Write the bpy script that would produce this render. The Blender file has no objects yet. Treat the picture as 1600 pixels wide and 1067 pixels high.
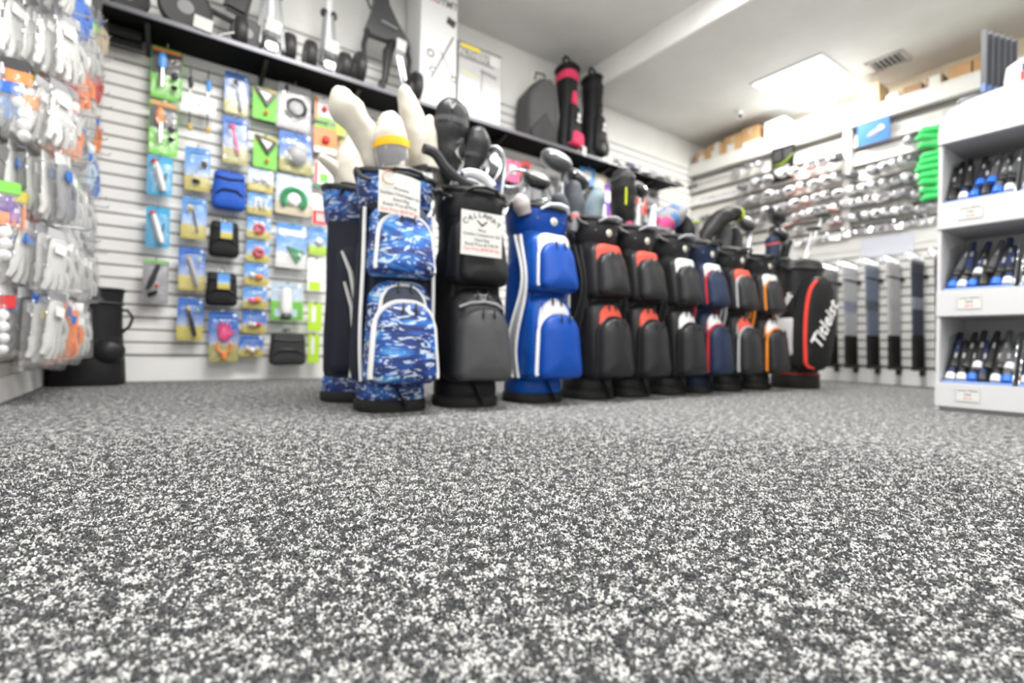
import bpy, bmesh, math, random
from mathutils import Vector, Matrix, noise as mnoise
PI = math.pi
random.seed(11)
S = bpy.context.scene
C = S.collection

# ------------------------------------------------------------------ camera
F_PX, YAW, PITCH, ROLL, CAM_H = 783.7, 0.60611534, 0.00794788, 0.02246724, 0.27
_cy, _sy = math.cos(YAW), math.sin(YAW)
FWD = Vector((_sy*math.cos(PITCH), _cy*math.cos(PITCH), math.sin(PITCH)))
_r0 = Vector((_cy, -_sy, 0)); _u0 = _r0.cross(FWD)
RGT = _r0*math.cos(ROLL) + _u0*math.sin(ROLL)
UPV = -_r0*math.sin(ROLL) + _u0*math.cos(ROLL)
cam_d = bpy.data.cameras.new('camera'); cam = bpy.data.objects.new('camera', cam_d); C.objects.link(cam)
m = Matrix((RGT, UPV, -FWD)).transposed().to_4x4(); m.translation = (0, 0, CAM_H)
cam.matrix_world = m
cam_d.sensor_width = 36; cam_d.lens = F_PX/1600*36; cam_d.clip_start = .02
cam_d.dof.use_dof = True; cam_d.dof.focus_distance = .76; cam_d.dof.aperture_fstop = 2.4
S.camera = cam
S.view_settings.view_transform = 'Standard'; S.view_settings.look = 'None'
S.view_settings.gamma = 1; S.view_settings.use_curve_mapping = False
S.view_settings.exposure = .95
S.cycles.transparent_max_bounces = 32
S.cycles.max_bounces = 8
S.cycles.use_denoising = True

# ------------------------------------------------------------------ light
w = bpy.data.worlds.new('world'); S.world = w; w.use_nodes = True
w.node_tree.nodes['Background'].inputs[0].default_value = (.9, .95, 1, 1)
w.node_tree.nodes['Background'].inputs[1].default_value = .25
def area(name, loc, sx, sy, power, col=(1, .985, .96), rot=(0, 0, 0)):
    l = bpy.data.lights.new(name, 'AREA'); l.shape = 'RECTANGLE'; l.size = sx; l.size_y = sy
    l.energy = power; l.color = col
    o = bpy.data.objects.new(name, l); o.location = loc; o.rotation_euler = rot; C.objects.link(o); return o
# ceiling troffers of the shop that lie outside the frame
area('troffer_light', (.9, 1.5, 3.02), 1.2, .6, 58)
area('troffer_light', (.5, -1.2, 3.02), 1.2, .6, 44)
area('troffer_light', (2.75, 1.6, 3.02), 1.2, .6, 32)
area('troffer_light', (2.2, -1.9, 3.02), 1.2, .6, 34)
area('troffer_light', (4.6, -.6, 2.80), .6, .6, 22)
# the panel seen in the frame
area('panel_light', (4.9, 2.36, 2.81), .6, .6, 24, (1, .97, .9))

def _ray(px, py): return RGT*((px-800)/F_PX) - UPV*((py-533.5)/F_PX) + FWD
def at_y(px, py, Y):
    d = _ray(px, py); t = Y/d.y; return Vector((d.x*t, Y, CAM_H+d.z*t))
def at_x(px, py, X):
    d = _ray(px, py); t = X/d.x; return Vector((X, d.y*t, CAM_H+d.z*t))
def at_z(px, py, Z):
    d = _ray(px, py); t = (Z-CAM_H)/d.z; return Vector((d.x*t, d.y*t, Z))

# ------------------------------------------------------------------ materials
_M = {}
def mat(name, col=(.8, .8, .8), rough=.5, metal=0, spec=.5, emit=None, est=0, coat=0):
    if name in _M: return _M[name]
    x = bpy.data.materials.new(name); x.use_nodes = True; b = x.node_tree.nodes['Principled BSDF']
    b.inputs['Base Color'].default_value = (*col, 1); b.inputs['Roughness'].default_value = rough
    b.inputs['Metallic'].default_value = metal; b.inputs['Specular IOR Level'].default_value = spec
    b.inputs['Coat Weight'].default_value = coat
    if emit: b.inputs['Emission Color'].default_value = (*emit, 1); b.inputs['Emission Strength'].default_value = est
    _M[name] = x; return x
def nodes(x): return x.node_tree.nodes, x.node_tree.links, x.node_tree.nodes['Principled BSDF']
def fabric(name, col, rough=.8, scale=350, strength=.15, spec=.25):
    """woven cloth or coated fabric: fine weave relief and a slight mottling"""
    if name in _M: return _M[name]
    x = mat(name, col, rough, 0, spec); n, l, b = nodes(x)
    t = n.new('ShaderNodeTexCoord')
    a = n.new('ShaderNodeTexNoise'); a.inputs['Scale'].default_value = 9; a.inputs['Detail'].default_value = 4
    l.new(t.outputs['Object'], a.inputs['Vector'])
    mx = n.new('ShaderNodeMix'); mx.data_type = 'RGBA'
    mx.inputs['A'].default_value = (*[c*.82 for c in col], 1); mx.inputs['B'].default_value = (*[min(1, c*1.18) for c in col], 1)
    l.new(a.outputs['Fac'], mx.inputs['Factor']); l.new(mx.outputs['Result'], b.inputs['Base Color'])
    v = n.new('ShaderNodeTexVoronoi'); v.inputs['Scale'].default_value = scale; l.new(t.outputs['Object'], v.inputs['Vector'])
    a2 = n.new('ShaderNodeTexNoise'); a2.inputs['Scale'].default_value = 14; a2.inputs['Detail'].default_value = 3
    l.new(t.outputs['Object'], a2.inputs['Vector'])
    b2 = n.new('ShaderNodeBump'); b2.inputs['Strength'].default_value = .35; b2.inputs['Distance'].default_value = .01
    l.new(a2.outputs['Fac'], b2.inputs['Height'])
    bp = n.new('ShaderNodeBump'); bp.inputs['Strength'].default_value = strength; bp.inputs['Distance'].default_value = .001
    l.new(v.outputs['Distance'], bp.inputs['Height']); l.new(b2.outputs['Normal'], bp.inputs['Normal'])
    l.new(bp.outputs['Normal'], b.inputs['Normal'])
    return x
def ramp(n, stops, interp='LINEAR'):
    r = n.new('ShaderNodeValToRGB'); e = r.color_ramp.elements; r.color_ramp.interpolation = interp
    while len(e) > 1: e.remove(e[-1])
    e[0].position = stops[0][0]; e[0].color = (*stops[0][1], 1)
    for p, c in stops[1:]:
        q = e.new(p); q.color = (*c, 1)
    return r
def camo_mat():
    x = mat('wave_print', rough=.55); n, l, b = nodes(x)
    t = n.new('ShaderNodeTexCoord'); mp = n.new('ShaderNodeMapping'); mp.inputs['Scale'].default_value = (4.2, 4.2, 11)
    mp.inputs['Rotation'].default_value = (0, .35, 0)
    l.new(t.outputs['Object'], mp.inputs['Vector'])
    a = n.new('ShaderNodeTexNoise'); a.inputs['Scale'].default_value = 1.1; a.inputs['Detail'].default_value = 5
    a.inputs['Distortion'].default_value = 1.6; l.new(mp.outputs['Vector'], a.inputs['Vector'])
    r = ramp(n, [(.34, (.002, .008, .06)), (.47, (.004, .024, .17)), (.54, (.008, .075, .34)), (.61, (.02, .17, .50)), (.68, (.12, .34, .64)), (.78, (.5, .66, .78))])
    l.new(a.outputs['Fac'], r.inputs[0])
    a2 = n.new('ShaderNodeTexNoise'); a2.inputs['Scale'].default_value = 2.6; a2.inputs['Detail'].default_value = 2
    a2.inputs['Distortion'].default_value = 2.5; l.new(mp.outputs['Vector'], a2.inputs['Vector'])
    r2 = ramp(n, [(.57, (0, 0, 0)), (.61, (1, 1, 1))]); l.new(a2.outputs['Fac'], r2.inputs[0])
    v = n.new('ShaderNodeTexVoronoi'); v.inputs['Scale'].default_value = 55; l.new(t.outputs['Object'], v.inputs['Vector'])
    r3 = ramp(n, [(.17, (1, 1, 1)), (.22, (0, 0, 0))]); l.new(v.outputs['Distance'], r3.inputs[0])
    v3 = n.new('ShaderNodeTexNoise'); v3.inputs['Scale'].default_value = 12; l.new(t.outputs['Object'], v3.inputs['Vector'])
    r4 = ramp(n, [(.5, (0, 0, 0)), (.54, (1, 1, 1))]); l.new(v3.outputs['Fac'], r4.inputs[0])
    mu = n.new('ShaderNodeMath'); mu.operation = 'MULTIPLY'; l.new(r3.outputs[0], mu.inputs[0]); l.new(r4.outputs[0], mu.inputs[1])
    mxm = n.new('ShaderNodeMath'); mxm.operation = 'MAXIMUM'; l.new(mu.outputs[0], mxm.inputs[0]); l.new(r2.outputs[0], mxm.inputs[1])
    sc = n.new('ShaderNodeMath'); sc.operation = 'MULTIPLY'; sc.inputs[1].default_value = .6; l.new(mxm.outputs[0], sc.inputs[0])
    mx = n.new('ShaderNodeMix'); mx.data_type = 'RGBA'; l.new(sc.outputs[0], mx.inputs['Factor'])
    l.new(r.outputs[0], mx.inputs['A']); mx.inputs['B'].default_value = (.72, .86, .96, 1)
    l.new(mx.outputs['Result'], b.inputs['Base Color']); return x
def carpet_mat():
    x = mat('carpet', rough=.95, spec=.1); n, l, b = nodes(x)
    t = n.new('ShaderNodeTexCoord')
    wp = n.new('ShaderNodeTexNoise'); wp.inputs['Scale'].default_value = 160; l.new(t.outputs['Object'], wp.inputs['Vector'])
    ad = n.new('ShaderNodeVectorMath'); ad.operation = 'MULTIPLY_ADD'; ad.inputs[1].default_value = (.006, .006, .0)
    l.new(wp.outputs['Color'], ad.inputs[0]); l.new(t.outputs['Object'], ad.inputs[2])
    fl = n.new('ShaderNodeVectorMath'); fl.operation = 'MULTIPLY'; fl.inputs[1].default_value = (1, 1, 0)
    l.new(ad.outputs[0], fl.inputs[0])
    a = n.new('ShaderNodeTexVoronoi'); a.inputs['Scale'].default_value = 310
    l.new(fl.outputs[0], a.inputs['Vector'])
    sr = n.new('ShaderNodeSeparateColor'); l.new(a.outputs['Color'], sr.inputs[0])
    a2 = n.new('ShaderNodeTexNoise'); a2.inputs['Scale'].default_value = 45; a2.inputs['Detail'].default_value = 3
    l.new(fl.outputs[0], a2.inputs['Vector'])
    a4 = n.new('ShaderNodeTexNoise'); a4.inputs['Scale'].default_value = 260; a4.inputs['Detail'].default_value = 2
    l.new(t.outputs['Object'], a4.inputs['Vector'])
    s0 = n.new('ShaderNodeMath'); s0.operation = 'MULTIPLY_ADD'; s0.inputs[1].default_value = .55
    l.new(sr.outputs[0], s0.inputs[0])
    s00 = n.new('ShaderNodeMath'); s00.operation = 'MULTIPLY'; s00.inputs[1].default_value = .30; l.new(a4.outputs['Fac'], s00.inputs[0]); l.new(s00.outputs[0], s0.inputs[2])
    s1 = n.new('ShaderNodeMath'); s1.operation = 'MULTIPLY_ADD'; s1.inputs[1].default_value = .9
    l.new(a2.outputs['Fac'], s1.inputs[0]); l.new(s0.outputs[0], s1.inputs[2])
    r = ramp(n, [(.60, (.044, .046, .049)), (.85, (.088, .089, .092)), (.91, (.17, .17, .17)), (1.0, (.36, .36, .35))]); r2_ = ramp(n, [(.0, (0, 0, 0)), (1, (1, 1, 1))])
    dv = n.new('ShaderNodeMath'); dv.operation = 'MULTIPLY'; dv.inputs[1].default_value = .93; l.new(s1.outputs[0], dv.inputs[0])
    r.color_ramp.elements[3].color = (.56, .56, .545, 1)
    l.new(dv.outputs[0], r.inputs[0]); l.new(r.outputs[0], b.inputs['Base Color'])
    bp = n.new('ShaderNodeBump'); bp.inputs['Strength'].default_value = .9; bp.inputs['Distance'].default_value = .003
    l.new(s1.outputs[0], bp.inputs['Height']); l.new(bp.outputs['Normal'], b.inputs['Normal'])
    return x
def film_mat(name='clear_film', tint=(1, 1, 1), gloss=.06, haze=.01):
    if name in _M: return _M[name]
    x = bpy.data.materials.new(name); x.use_nodes = True; n = x.node_tree.nodes; l = x.node_tree.links; n.clear()
    o = n.new('ShaderNodeOutputMaterial'); tr = n.new('ShaderNodeBsdfTransparent'); tr.inputs[0].default_value = (*tint, 1)
    g = n.new('ShaderNodeBsdfGlossy'); g.inputs['Roughness'].default_value = .12
    d = n.new('ShaderNodeBsdfDiffuse'); d.inputs[0].default_value = (.9, .9, .9, 1)
    a = n.new('ShaderNodeMixShader'); a.inputs[0].default_value = haze; l.new(tr.outputs[0], a.inputs[1]); l.new(d.outputs[0], a.inputs[2])
    c = n.new('ShaderNodeMixShader'); c.inputs[0].default_value = gloss; l.new(a.outputs[0], c.inputs[1]); l.new(g.outputs[0], c.inputs[2])
    tc = n.new('ShaderNodeTexCoord'); ns = n.new('ShaderNodeTexNoise'); ns.inputs['Scale'].default_value = 22; l.new(tc.outputs['Object'], ns.inputs['Vector'])
    bp = n.new('ShaderNodeBump'); bp.inputs['Strength'].default_value = .6; bp.inputs['Distance'].default_value = .02
    l.new(ns.outputs['Fac'], bp.inputs['Height']); l.new(bp.outputs['Normal'], g.inputs['Normal'])
    l.new(c.outputs[0], o.inputs[0]); _M[name] = x; return x
def sky_card(name, top, bot, split=.35, soft=.02):
    """printed card: sky fading above a strip of grass (flat print, coordinates of the card itself)"""
    if name in _M: return _M[name]
    x = mat(name, rough=.35); n, l, b = nodes(x); t = n.new('ShaderNodeTexCoord'); sp = n.new('ShaderNodeSeparateXYZ')
    l.new(t.outputs['Generated'], sp.inputs[0])
    pale = tuple(c*.55+.38 for c in top)
    r = ramp(n, [(0, tuple(c*.8 for c in bot)), (split, bot), (split+soft, pale), (.62, top), (1, tuple(c*.8 for c in top))])
    l.new(sp.outputs['Z'], r.inputs[0]); l.new(r.outputs[0], b.inputs['Base Color']); return x
def painted(name, col, rough=.45, amt=.04):
    if name in _M: return _M[name]
    x = mat(name, col, rough); n, l, b = nodes(x); t = n.new('ShaderNodeTexCoord')
    a = n.new('ShaderNodeTexNoise'); a.inputs['Scale'].default_value = 3; a.inputs['Detail'].default_value = 5
    l.new(t.outputs['Object'], a.inputs['Vector'])
    r = ramp(n, [(.3, tuple(c*(1-amt) for c in col)), (.7, tuple(min(1, c*(1+amt)) for c in col))])
    l.new(a.outputs['Fac'], r.inputs[0]); l.new(r.outputs[0], b.inputs['Base Color'])
    bp = n.new('ShaderNodeBump'); bp.inputs['Strength'].default_value = .05; a2 = n.new('ShaderNodeTexNoise'); a2.inputs['Scale'].default_value = 120
    l.new(t.outputs['Object'], a2.inputs['Vector']); l.new(a2.outputs['Fac'], bp.inputs['Height']); l.new(bp.outputs['Normal'], b.inputs['Normal'])
    return x
def cardboard(name='cardboard', col=(.52, .33, .17)):
    if name in _M: return _M[name]
    x = mat(name, col, .85, spec=.1); n, l, b = nodes(x); t = n.new('ShaderNodeTexCoord')
    wv = n.new('ShaderNodeTexWave'); wv.inputs['Scale'].default_value = 60; l.new(t.outputs['Object'], wv.inputs['Vector'])
    bp = n.new('ShaderNodeBump'); bp.inputs['Strength'].default_value = .12; l.new(wv.outputs['Fac'], bp.inputs['Height']); l.new(bp.outputs['Normal'], b.inputs['Normal'])
    a = n.new('ShaderNodeTexNoise'); a.inputs['Scale'].default_value = 8; l.new(t.outputs['Object'], a.inputs['Vector'])
    r = ramp(n, [(.3, tuple(c*.9 for c in col)), (.7, tuple(c*1.08 for c in col))]); l.new(a.outputs['Fac'], r.inputs[0]); l.new(r.outputs[0], b.inputs['Base Color'])
    return x

BLACK = mat('black_plastic', (.012, .012, .013), .42)
RUBBER = mat('black_rubber', (.015, .015, .015), .7, spec=.3)
DARK = fabric('charcoal_fabric', (.045, .045, .048))
WHITEP = mat('white_piping', (.78, .78, .76), .5)
CHROME = mat('brushed_steel', (.75, .76, .78), .22, 1)
DCHROME = mat('dark_steel', (.22, .23, .25), .28, 1)
WHITE = mat('white_plastic', (.85, .85, .84), .4)
PAPER = mat('white_paper', (.66, .66, .64), .7, spec=.2)
INK = mat('black_ink', (.03, .03, .03), .6)
REDINK = mat('red_ink', (.75, .08, .05), .6)
FILM = film_mat()
CAMO = camo_mat()

# ------------------------------------------------------------------ geometry helper
class G:
    def __init__(s): s.b = bmesh.new(); s.m = 0
    def _f(s, vs, smooth=True):
        try:
            f = s.b.faces.new(vs); f.material_index = s.m; f.smooth = smooth; return f
        except ValueError: return None
    def box(s, cx, cy, cz, sx, sy, sz, rot=None, bevel=0, taper=1):
        hx, hy, hz = sx/2, sy/2, sz/2; R = rot or Matrix.Identity(3); c = Vector((cx, cy, cz)); vs = []
        for z in (-1, 1):
            k = taper if z > 0 else 1
            for x, y in ((-1, -1), (1, -1), (1, 1), (-1, 1)):
                vs.append(s.b.verts.new(c + R @ Vector((x*hx*k, y*hy*k, z*hz))))
        fs = [s._f([vs[i] for i in q]) for q in ((0, 3, 2, 1), (4, 5, 6, 7), (0, 1, 5, 4), (1, 2, 6, 5), (2, 3, 7, 6), (3, 0, 4, 7))]
        if bevel:
            es = list({e for f in fs for e in f.edges})
            r = bmesh.ops.bevel(s.b, geom=es, offset=bevel, segments=2, affect='EDGES', clamp_overlap=True)
            for f in r['faces']: f.material_index = s.m; f.smooth = True
        return s
    def loft(s, rings, cap0=True, cap1=True, close=True):
        R = [[s.b.verts.new(p) for p in r] for r in rings]; n = len(R[0])
        for a, b_ in zip(R, R[1:]):
            for i in range(n if close else n-1):
                j = (i+1) % n; s._f([a[i], a[j], b_[j], b_[i]])
        if cap0 and close: s._f(R[0][::-1])
        if cap1 and close: s._f(R[-1])
        return s
    def tube(s, pts, r, n=8, caps=True, closed=False, flat=1):
        pts = [Vector(p) for p in pts]; N = len(pts)
        rr = r if isinstance(r, (list, tuple)) else [r]*N
        up = Vector((0, 0, 1)); rings = []; prev = None
        for i, p in enumerate(pts):
            if closed: t = pts[(i+1) % N]-pts[i-1]
            else: t = pts[min(i+1, N-1)]-pts[max(i-1, 0)]
            t = t.normalized() if t.length > 1e-9 else Vector((0, 0, 1))
            if prev is None:
                a = t.cross(up);  a = a if a.length > .05 else t.cross(Vector((0, 1, 0)))
            else: a = prev - t*prev.dot(t)
            a.normalize(); prev = a; b_ = t.cross(a)
            rings.append([p + a*math.cos(2*PI*k/n)*rr[i] + b_*math.sin(2*PI*k/n)*rr[i]*flat for k in range(n)])
        if closed: rings.append(rings[0]); s.loft(rings, False, False)
        else: s.loft(rings, caps, caps)
        return s
    def lathe(s, prof, n=24, o=(0, 0, 0), rot=None, sx=1, sy=1, c0=True, c1=True):
        R = rot or Matrix.Identity(3); o = Vector(o)
        s.loft([[o + R @ Vector((r*math.cos(2*PI*k/n)*sx, r*math.sin(2*PI*k/n)*sy, z)) for k in range(n)] for r, z in prof], c0, c1); return s
    def ell(s, c, rx, ry, rz, rot=None, n=16, h=9):
        prof = [(max(.02, math.sin(PI*i/h)), -math.cos(PI*i/h)) for i in range(h+1)]
        R = (rot or Matrix.Identity(3)) @ Matrix.Diagonal((rx, ry, rz)).to_3x3(); s.lathe(prof, n, c, R); return s
    def prism(s, outline, y0, y1, xf=None):
        """outline in XZ extruded from y0 to y1"""
        f = xf or (lambda v: v)
        a = [Vector((x, y0, z)) for x, z in outline]; b_ = [Vector((x, y1, z)) for x, z in outline]
        s.loft([[f(p) for p in a], [f(p) for p in b_]]); return s
def build(name, g, mats, parent=None, sharp=38, loc=None):
    me = bpy.data.meshes.new(name); bmesh.ops.recalc_face_normals(g.b, faces=g.b.faces[:]); g.b.to_mesh(me); g.b.free()
    for x in (mats if isinstance(mats, (list, tuple)) else [mats]): me.materials.append(x)
    me.set_sharp_from_angle(angle=math.radians(sharp))
    o = bpy.data.objects.new(name, me); C.objects.link(o)
    if parent: o.parent = parent
    if loc is not None: o.location = loc
    return o
def each(name, g, mats, parent=None, sharp=38):
    """one object per separate piece of the bmesh"""
    seen = set(); out = []
    me0 = bpy.data.meshes.new('tmp'); bmesh.ops.recalc_face_normals(g.b, faces=g.b.faces[:])
    for v in list(g.b.verts):
        if v in seen: continue
        st = [v]; comp = []; seen.add(v)
        while st:
            q = st.pop(); comp.append(q)
            for e in q.link_edges:
                o_ = e.other_vert(q)
                if o_ not in seen: seen.add(o_); st.append(o_)
        g2 = G(); mp = {q: g2.b.verts.new(q.co) for q in comp}; fs = {f for q in comp for f in q.link_faces}
        for f in fs:
            nf = g2.b.faces.new([mp[q] for q in f.verts]); nf.material_index = f.material_index; nf.smooth = f.smooth
        out.append(build(name, g2, mats, parent, sharp))
    g.b.free(); bpy.data.meshes.remove(me0); return out
def tag(o, label, cat, group=None, kind=None):
    o['label'] = label; o['category'] = cat
    if group: o['group'] = group
    if kind: o['kind'] = kind
    return o
def thing(name, label, cat, loc=(0, 0, 0), rz=0, group=None, rot=None):
    o = bpy.data.objects.new(name, None); C.objects.link(o); o.empty_display_size = .05
    o.location = loc; o.rotation_euler = rot or (0, 0, rz); return tag(o, label, cat, group)
def struct(name, g, mats, parent=None):
    o = build(name, g, mats, parent)
    if not parent: o['kind'] = 'structure'
    return o
def dup(root, loc, rz=0, label=None, group=None, rot=None, scale=None):
    r = root.copy(); C.objects.link(r); r.location = loc; r.rotation_euler = rot or (0, 0, rz)
    if scale: r.scale = scale
    if label: r['label'] = label
    if group: r['group'] = group
    for ch in list(root.children):
        c = ch.copy(); C.objects.link(c); c.parent = r
        for gch in ch.children:
            d = gch.copy(); C.objects.link(d); d.parent = c
    return r
def text(name, body, size, m_, parent, loc, rot=(PI/2, 0, 0), extrude=.0004, xf=None, sx=1, shear=0, bold=0):
    cu = bpy.data.curves.new(name, 'FONT'); cu.body = body; cu.size = size; cu.extrude = extrude
    cu.align_x = 'CENTER'; cu.align_y = 'CENTER'; cu.shear = shear; cu.offset = bold; cu.resolution_u = 3
    o = bpy.data.objects.new(name, cu); C.objects.link(o)
    me = bpy.data.meshes.new_from_object(o); bpy.data.objects.remove(o)
    M4 = Matrix.Translation(loc) @ (Matrix.LocRotScale(None, __import__('mathutils').Euler(rot), None)) @ Matrix.Diagonal((sx, 1, 1, 1))
    for v in me.vertices:
        v.co = M4 @ v.co
        if xf: v.co = xf(v.co)
    me.materials.clear(); me.materials.append(m_)
    q = bpy.data.objects.new(name, me); C.objects.link(q); q.parent = parent; return q
def Rx(a): return Matrix.Rotation(a, 3, 'X')
def Ry(a): return Matrix.Rotation(a, 3, 'Y')
def Rz(a): return Matrix.Rotation(a, 3, 'Z')
ORD = ['first', 'second', 'third', 'fourth', 'fifth', 'sixth', 'seventh', 'eighth', 'ninth', 'tenth', 'eleventh', 'twelfth', 'thirteenth', 'fourteenth', 'fifteenth', 'sixteenth',
       'seventeenth', 'eighteenth', 'nineteenth', 'twentieth', 'twenty-first', 'twenty-second', 'twenty-third', 'twenty-fourth', 'twenty-fifth', 'twenty-sixth', 'twenty-seventh', 'twenty-eighth', 'twenty-ninth', 'thirtieth']

# ================================================================== SETTING
YA, XB, XC = 3.84, 5.30, -.54          # slat wall behind the bags, club wall on the right, glove wall on the left
XB2 = 5.62
ZLO, ZHI, XS = 2.84, 3.06, 3.45
SP, Z0 = .0773, .159                   # slat pitch, lowest groove
CARPET = carpet_mat()
g = G(); g.box(2.5, .42, -.02, 6.3, 6.9, .04); struct('floor', g, CARPET)
wallp = painted('wall_paint', (.84, .84, .82))
slatm = painted('slat_laminate', (.86, .86, .85), .35, .03)
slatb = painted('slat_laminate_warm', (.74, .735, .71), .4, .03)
slatc = painted('display_board_shaded', (.60, .59, .56), .45, .03)  # lower boards are the same white; shade from the heads is painted in
groove = mat('groove_shadow_gap', (.33, .31, .29), .7)
ceilp = painted('ceiling_paint', (.80, .79, .765), .8)

# wall A
g = G(); g.box(2.54, YA+.06, 1.53, 6.24, .08, 3.14); wa = struct('wall_back', g, wallp)
g = G(); g.box(2.54, YA+.012, (Z0+2.50)/2, 6.16, .016, 2.50-Z0); build('slat_backing', g, groove, wa)
segs = [(XC, 1.02), (1.024, 3.46), (3.464, XB+.3)]
for (x0, x1) in segs:
    gm = None
    for k in range(31):
        z = Z0 + SP*(k+.5)
        if gm is None:
            g = G(); h = SP-.011; n = 2
            # slat with rolled lips: profile in YZ
            prof = [(YA+.006, -h/2), (YA, -h/2+.004), (YA, h/2-.004), (YA+.006, h/2)]
            g.loft([[Vector((x, y, zz)) for y, zz in prof] for x in (x0, x1)], True, True)
            o = build('slat', g, slatm, wa, loc=(0, 0, z)); gm = o
        else:
            o = gm.copy(); C.objects.link(o); o.parent = wa; o.location = (0, 0, z)
g = G(); g.box(2.46, YA-.004, .075, 6.0, .012, .15); struct('baseboard_back', g, painted('baseboard_paint', (.80, .80, .79)))
# wall C (glove wall)
g = G(); g.box(XC-.04, .4, 1.53, .08, 6.88, 3.14); wc = struct('wall_left', g, wallp)
g = G(); g.box(XC+.002, 2.4, 1.3, .008, 2.86, 2.3); build('slat_backing', g, groove, wc)
gm = None
for k in range(30):
    z = Z0 + SP*(k+.5)
    if gm is None:
        g = G(); g.box(XC+.008, 2.4, 0, .012, 2.86, SP-.011); gm = build('slat', g, slatm, wc, loc=(0, 0, z))
    else:
        o = gm.copy(); C.objects.link(o); o.parent = wc; o.location = (0, 0, z)
g = G(); g.box(XC+.012, 2.36, .05, .024, 2.74, .10, bevel=.003); struct('baseboard_left', g, painted('baseboard_paint', (.80, .80, .79)))
# wall B: build-out with display boards, a ledge on top and the room wall behind
g = G(); g.box(XB2+.04, .42, 1.53, .08, 6.9, 3.14); wb = struct('wall_right', g, painted('wall_warm_light_tint', (.84, .74, .58)))  # warm light on the upper wall is put into its base colour
g = G(); g.box((XB+XB2)/2+.012, .44, 1.25, XB2-XB-.024, 6.78, 2.5); wbo = struct('wall_right_buildout', g, groove)
Y0B, Y1B, YP = -1.0, YA-.002, 2.10
g = G(); g.box(XB-.035, (Y0B+Y1B)/2, 2.445, .07, Y1B-Y0B, .125, bevel=.004); build('ledge_fascia', g, slatb, wbo)
g = G(); g.box((XB+XB2)/2, (Y0B+Y1B)/2, 2.515, XB2-XB+.14, Y1B-Y0B, .016); build('ledge_top', g, slatb, wbo)
rail_z = [2.19, 2.02, 1.86, 1.71, 1.575, 1.45]
tops = [2.365] + rail_z[:-1]
for zi, (lo, hi) in enumerate(zip(rail_z, tops)):
    for y0, y1 in ((YP+.045, Y1B), (Y0B, YP-.045)):
        g = G()
        # board leaning out at its foot so that a dark slot shows under each one
        prof = [(XB+.006, hi-.034), (XB+.012, hi-.034), (XB+.012, lo+.004), (XB-.032, lo+.004)]
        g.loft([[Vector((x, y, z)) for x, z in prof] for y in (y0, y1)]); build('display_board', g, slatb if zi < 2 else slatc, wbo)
g = G(); g.box(XB-.02, YP, 1.96, .06, .075, 1.1, bevel=.004); build('post', g, slatb, wbo)
g = G(); g.box(XB, (Y0B+Y1B)/2, 1.33, .02, Y1B-Y0B, .20, bevel=.003); build('light_panel_board', g, slatb, wbo)
gm = None
for k in range(14):
    z = Z0 + SP*(k+.5)
    if gm is None:
        g = G(); g.box(XB+.004, (Y0B+Y1B)/2, 0, .012, Y1B-Y0B, SP-.012, bevel=.002); gm = build('slat', g, slatb, wbo, loc=(0, 0, z))
    else:
        o = gm.copy(); C.objects.link(o); o.parent = wbo; o.location = (0, 0, z)
g = G(); g.box(XB-.006, (Y0B+Y1B)/2, .07, .02, Y1B-Y0B, .14, bevel=.004); struct('baseboard_right', g, painted('baseboard_paint', (.80, .80, .79)))
# ceiling: high part on the left, lower part over the club wall, sloped soffit face between
g = G(); g.box((XC+XS)/2-.04, .42, ZHI+.03, XS-XC+.1, 6.9, .06); struct('ceiling', g, ceilp)
g = G(); g.box((XS+XB2)/2+.06, .42, ZLO+.17, XB2-XS+.05, 6.9, .34); cl = struct('ceiling_low', g, painted('ceiling_low_paint', (.76, .75, .72), .8))
g = G(); g.box(XS+.018, .42, (ZLO+ZHI)/2, .03, 6.86, ZHI-ZLO+.004); struct('trim_1', g, painted('soffit_paint', (.92, .92, .90), .6))
# front wall behind the camera
g = G(); g.box(2.54, -3.06, 1.53, 6.3, .08, 3.14); struct('wall_front', g, wallp)

# ceiling panel light, vent, camera
t = thing('ceiling_light', 'square white recessed ceiling light panel glowing over the club wall', 'light', (4.9, 2.36, ZLO))
g = G()
for sx, sy, lx, ly in ((0, 1, .66, .03), (0, -1, .66, .03), (1, 0, .03, .6), (-1, 0, .03, .6)):
    g.box(sx*.315, sy*.315, -.006, lx, ly, .012, bevel=.002)
build('frame', g, WHITE, t)
g = G(); g.box(0, 0, -.003, .6, .6, .005); build('diffuser', g, mat('lit_diffuser', (1, 1, 1), .5, emit=(1, .98, .94), est=4.5), t)
t = thing('ceiling_vent', 'small square louvred air vent in the ceiling right of the light panel', 'vent', (5.165, 1.755, ZLO))
vm = mat('vent_metal', (.55, .54, .52), .5)
g = G(); g.box(0, 0, -.001, .22, .25, .002); build('backing', g, mat('vent_dark', (.09, .09, .09), .8), t)
g = G()
for sx, sy, lx, ly in ((0, 1, .24, .03), (0, -1, .24, .03), (1, 0, .03, .26), (-1, 0, .03, .26)): g.box(sx*.11, sy*.125, -.006, lx, ly, .012)
build('frame', g, vm, t)
for k in range(6):
    g = G(); g.box(0, -.09+.036*k, -.008, .2, .02, .003, Rx(.7)); build('slat', g, vm, t)
t = thing('security_camera', 'small white dome security camera with black lens near the back corner', 'camera', (5.02, 3.06, ZLO))
g = G(); g.lathe([(.001, -.03), (.03, -.025), (.045, -.008), (.048, 0)], 20); build('base', g, WHITE, t)
g = G(); g.tube([(0, 0, -.03), (-.02, -.02, -.05)], .014, 10); g.ell((-.03, -.03, -.065), .032, .032, .032); build('body', g, WHITE, t)
g = G(); g.ell((-.045, -.048, -.078), .02, .02, .02); build('lens', g, BLACK, t)

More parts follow.
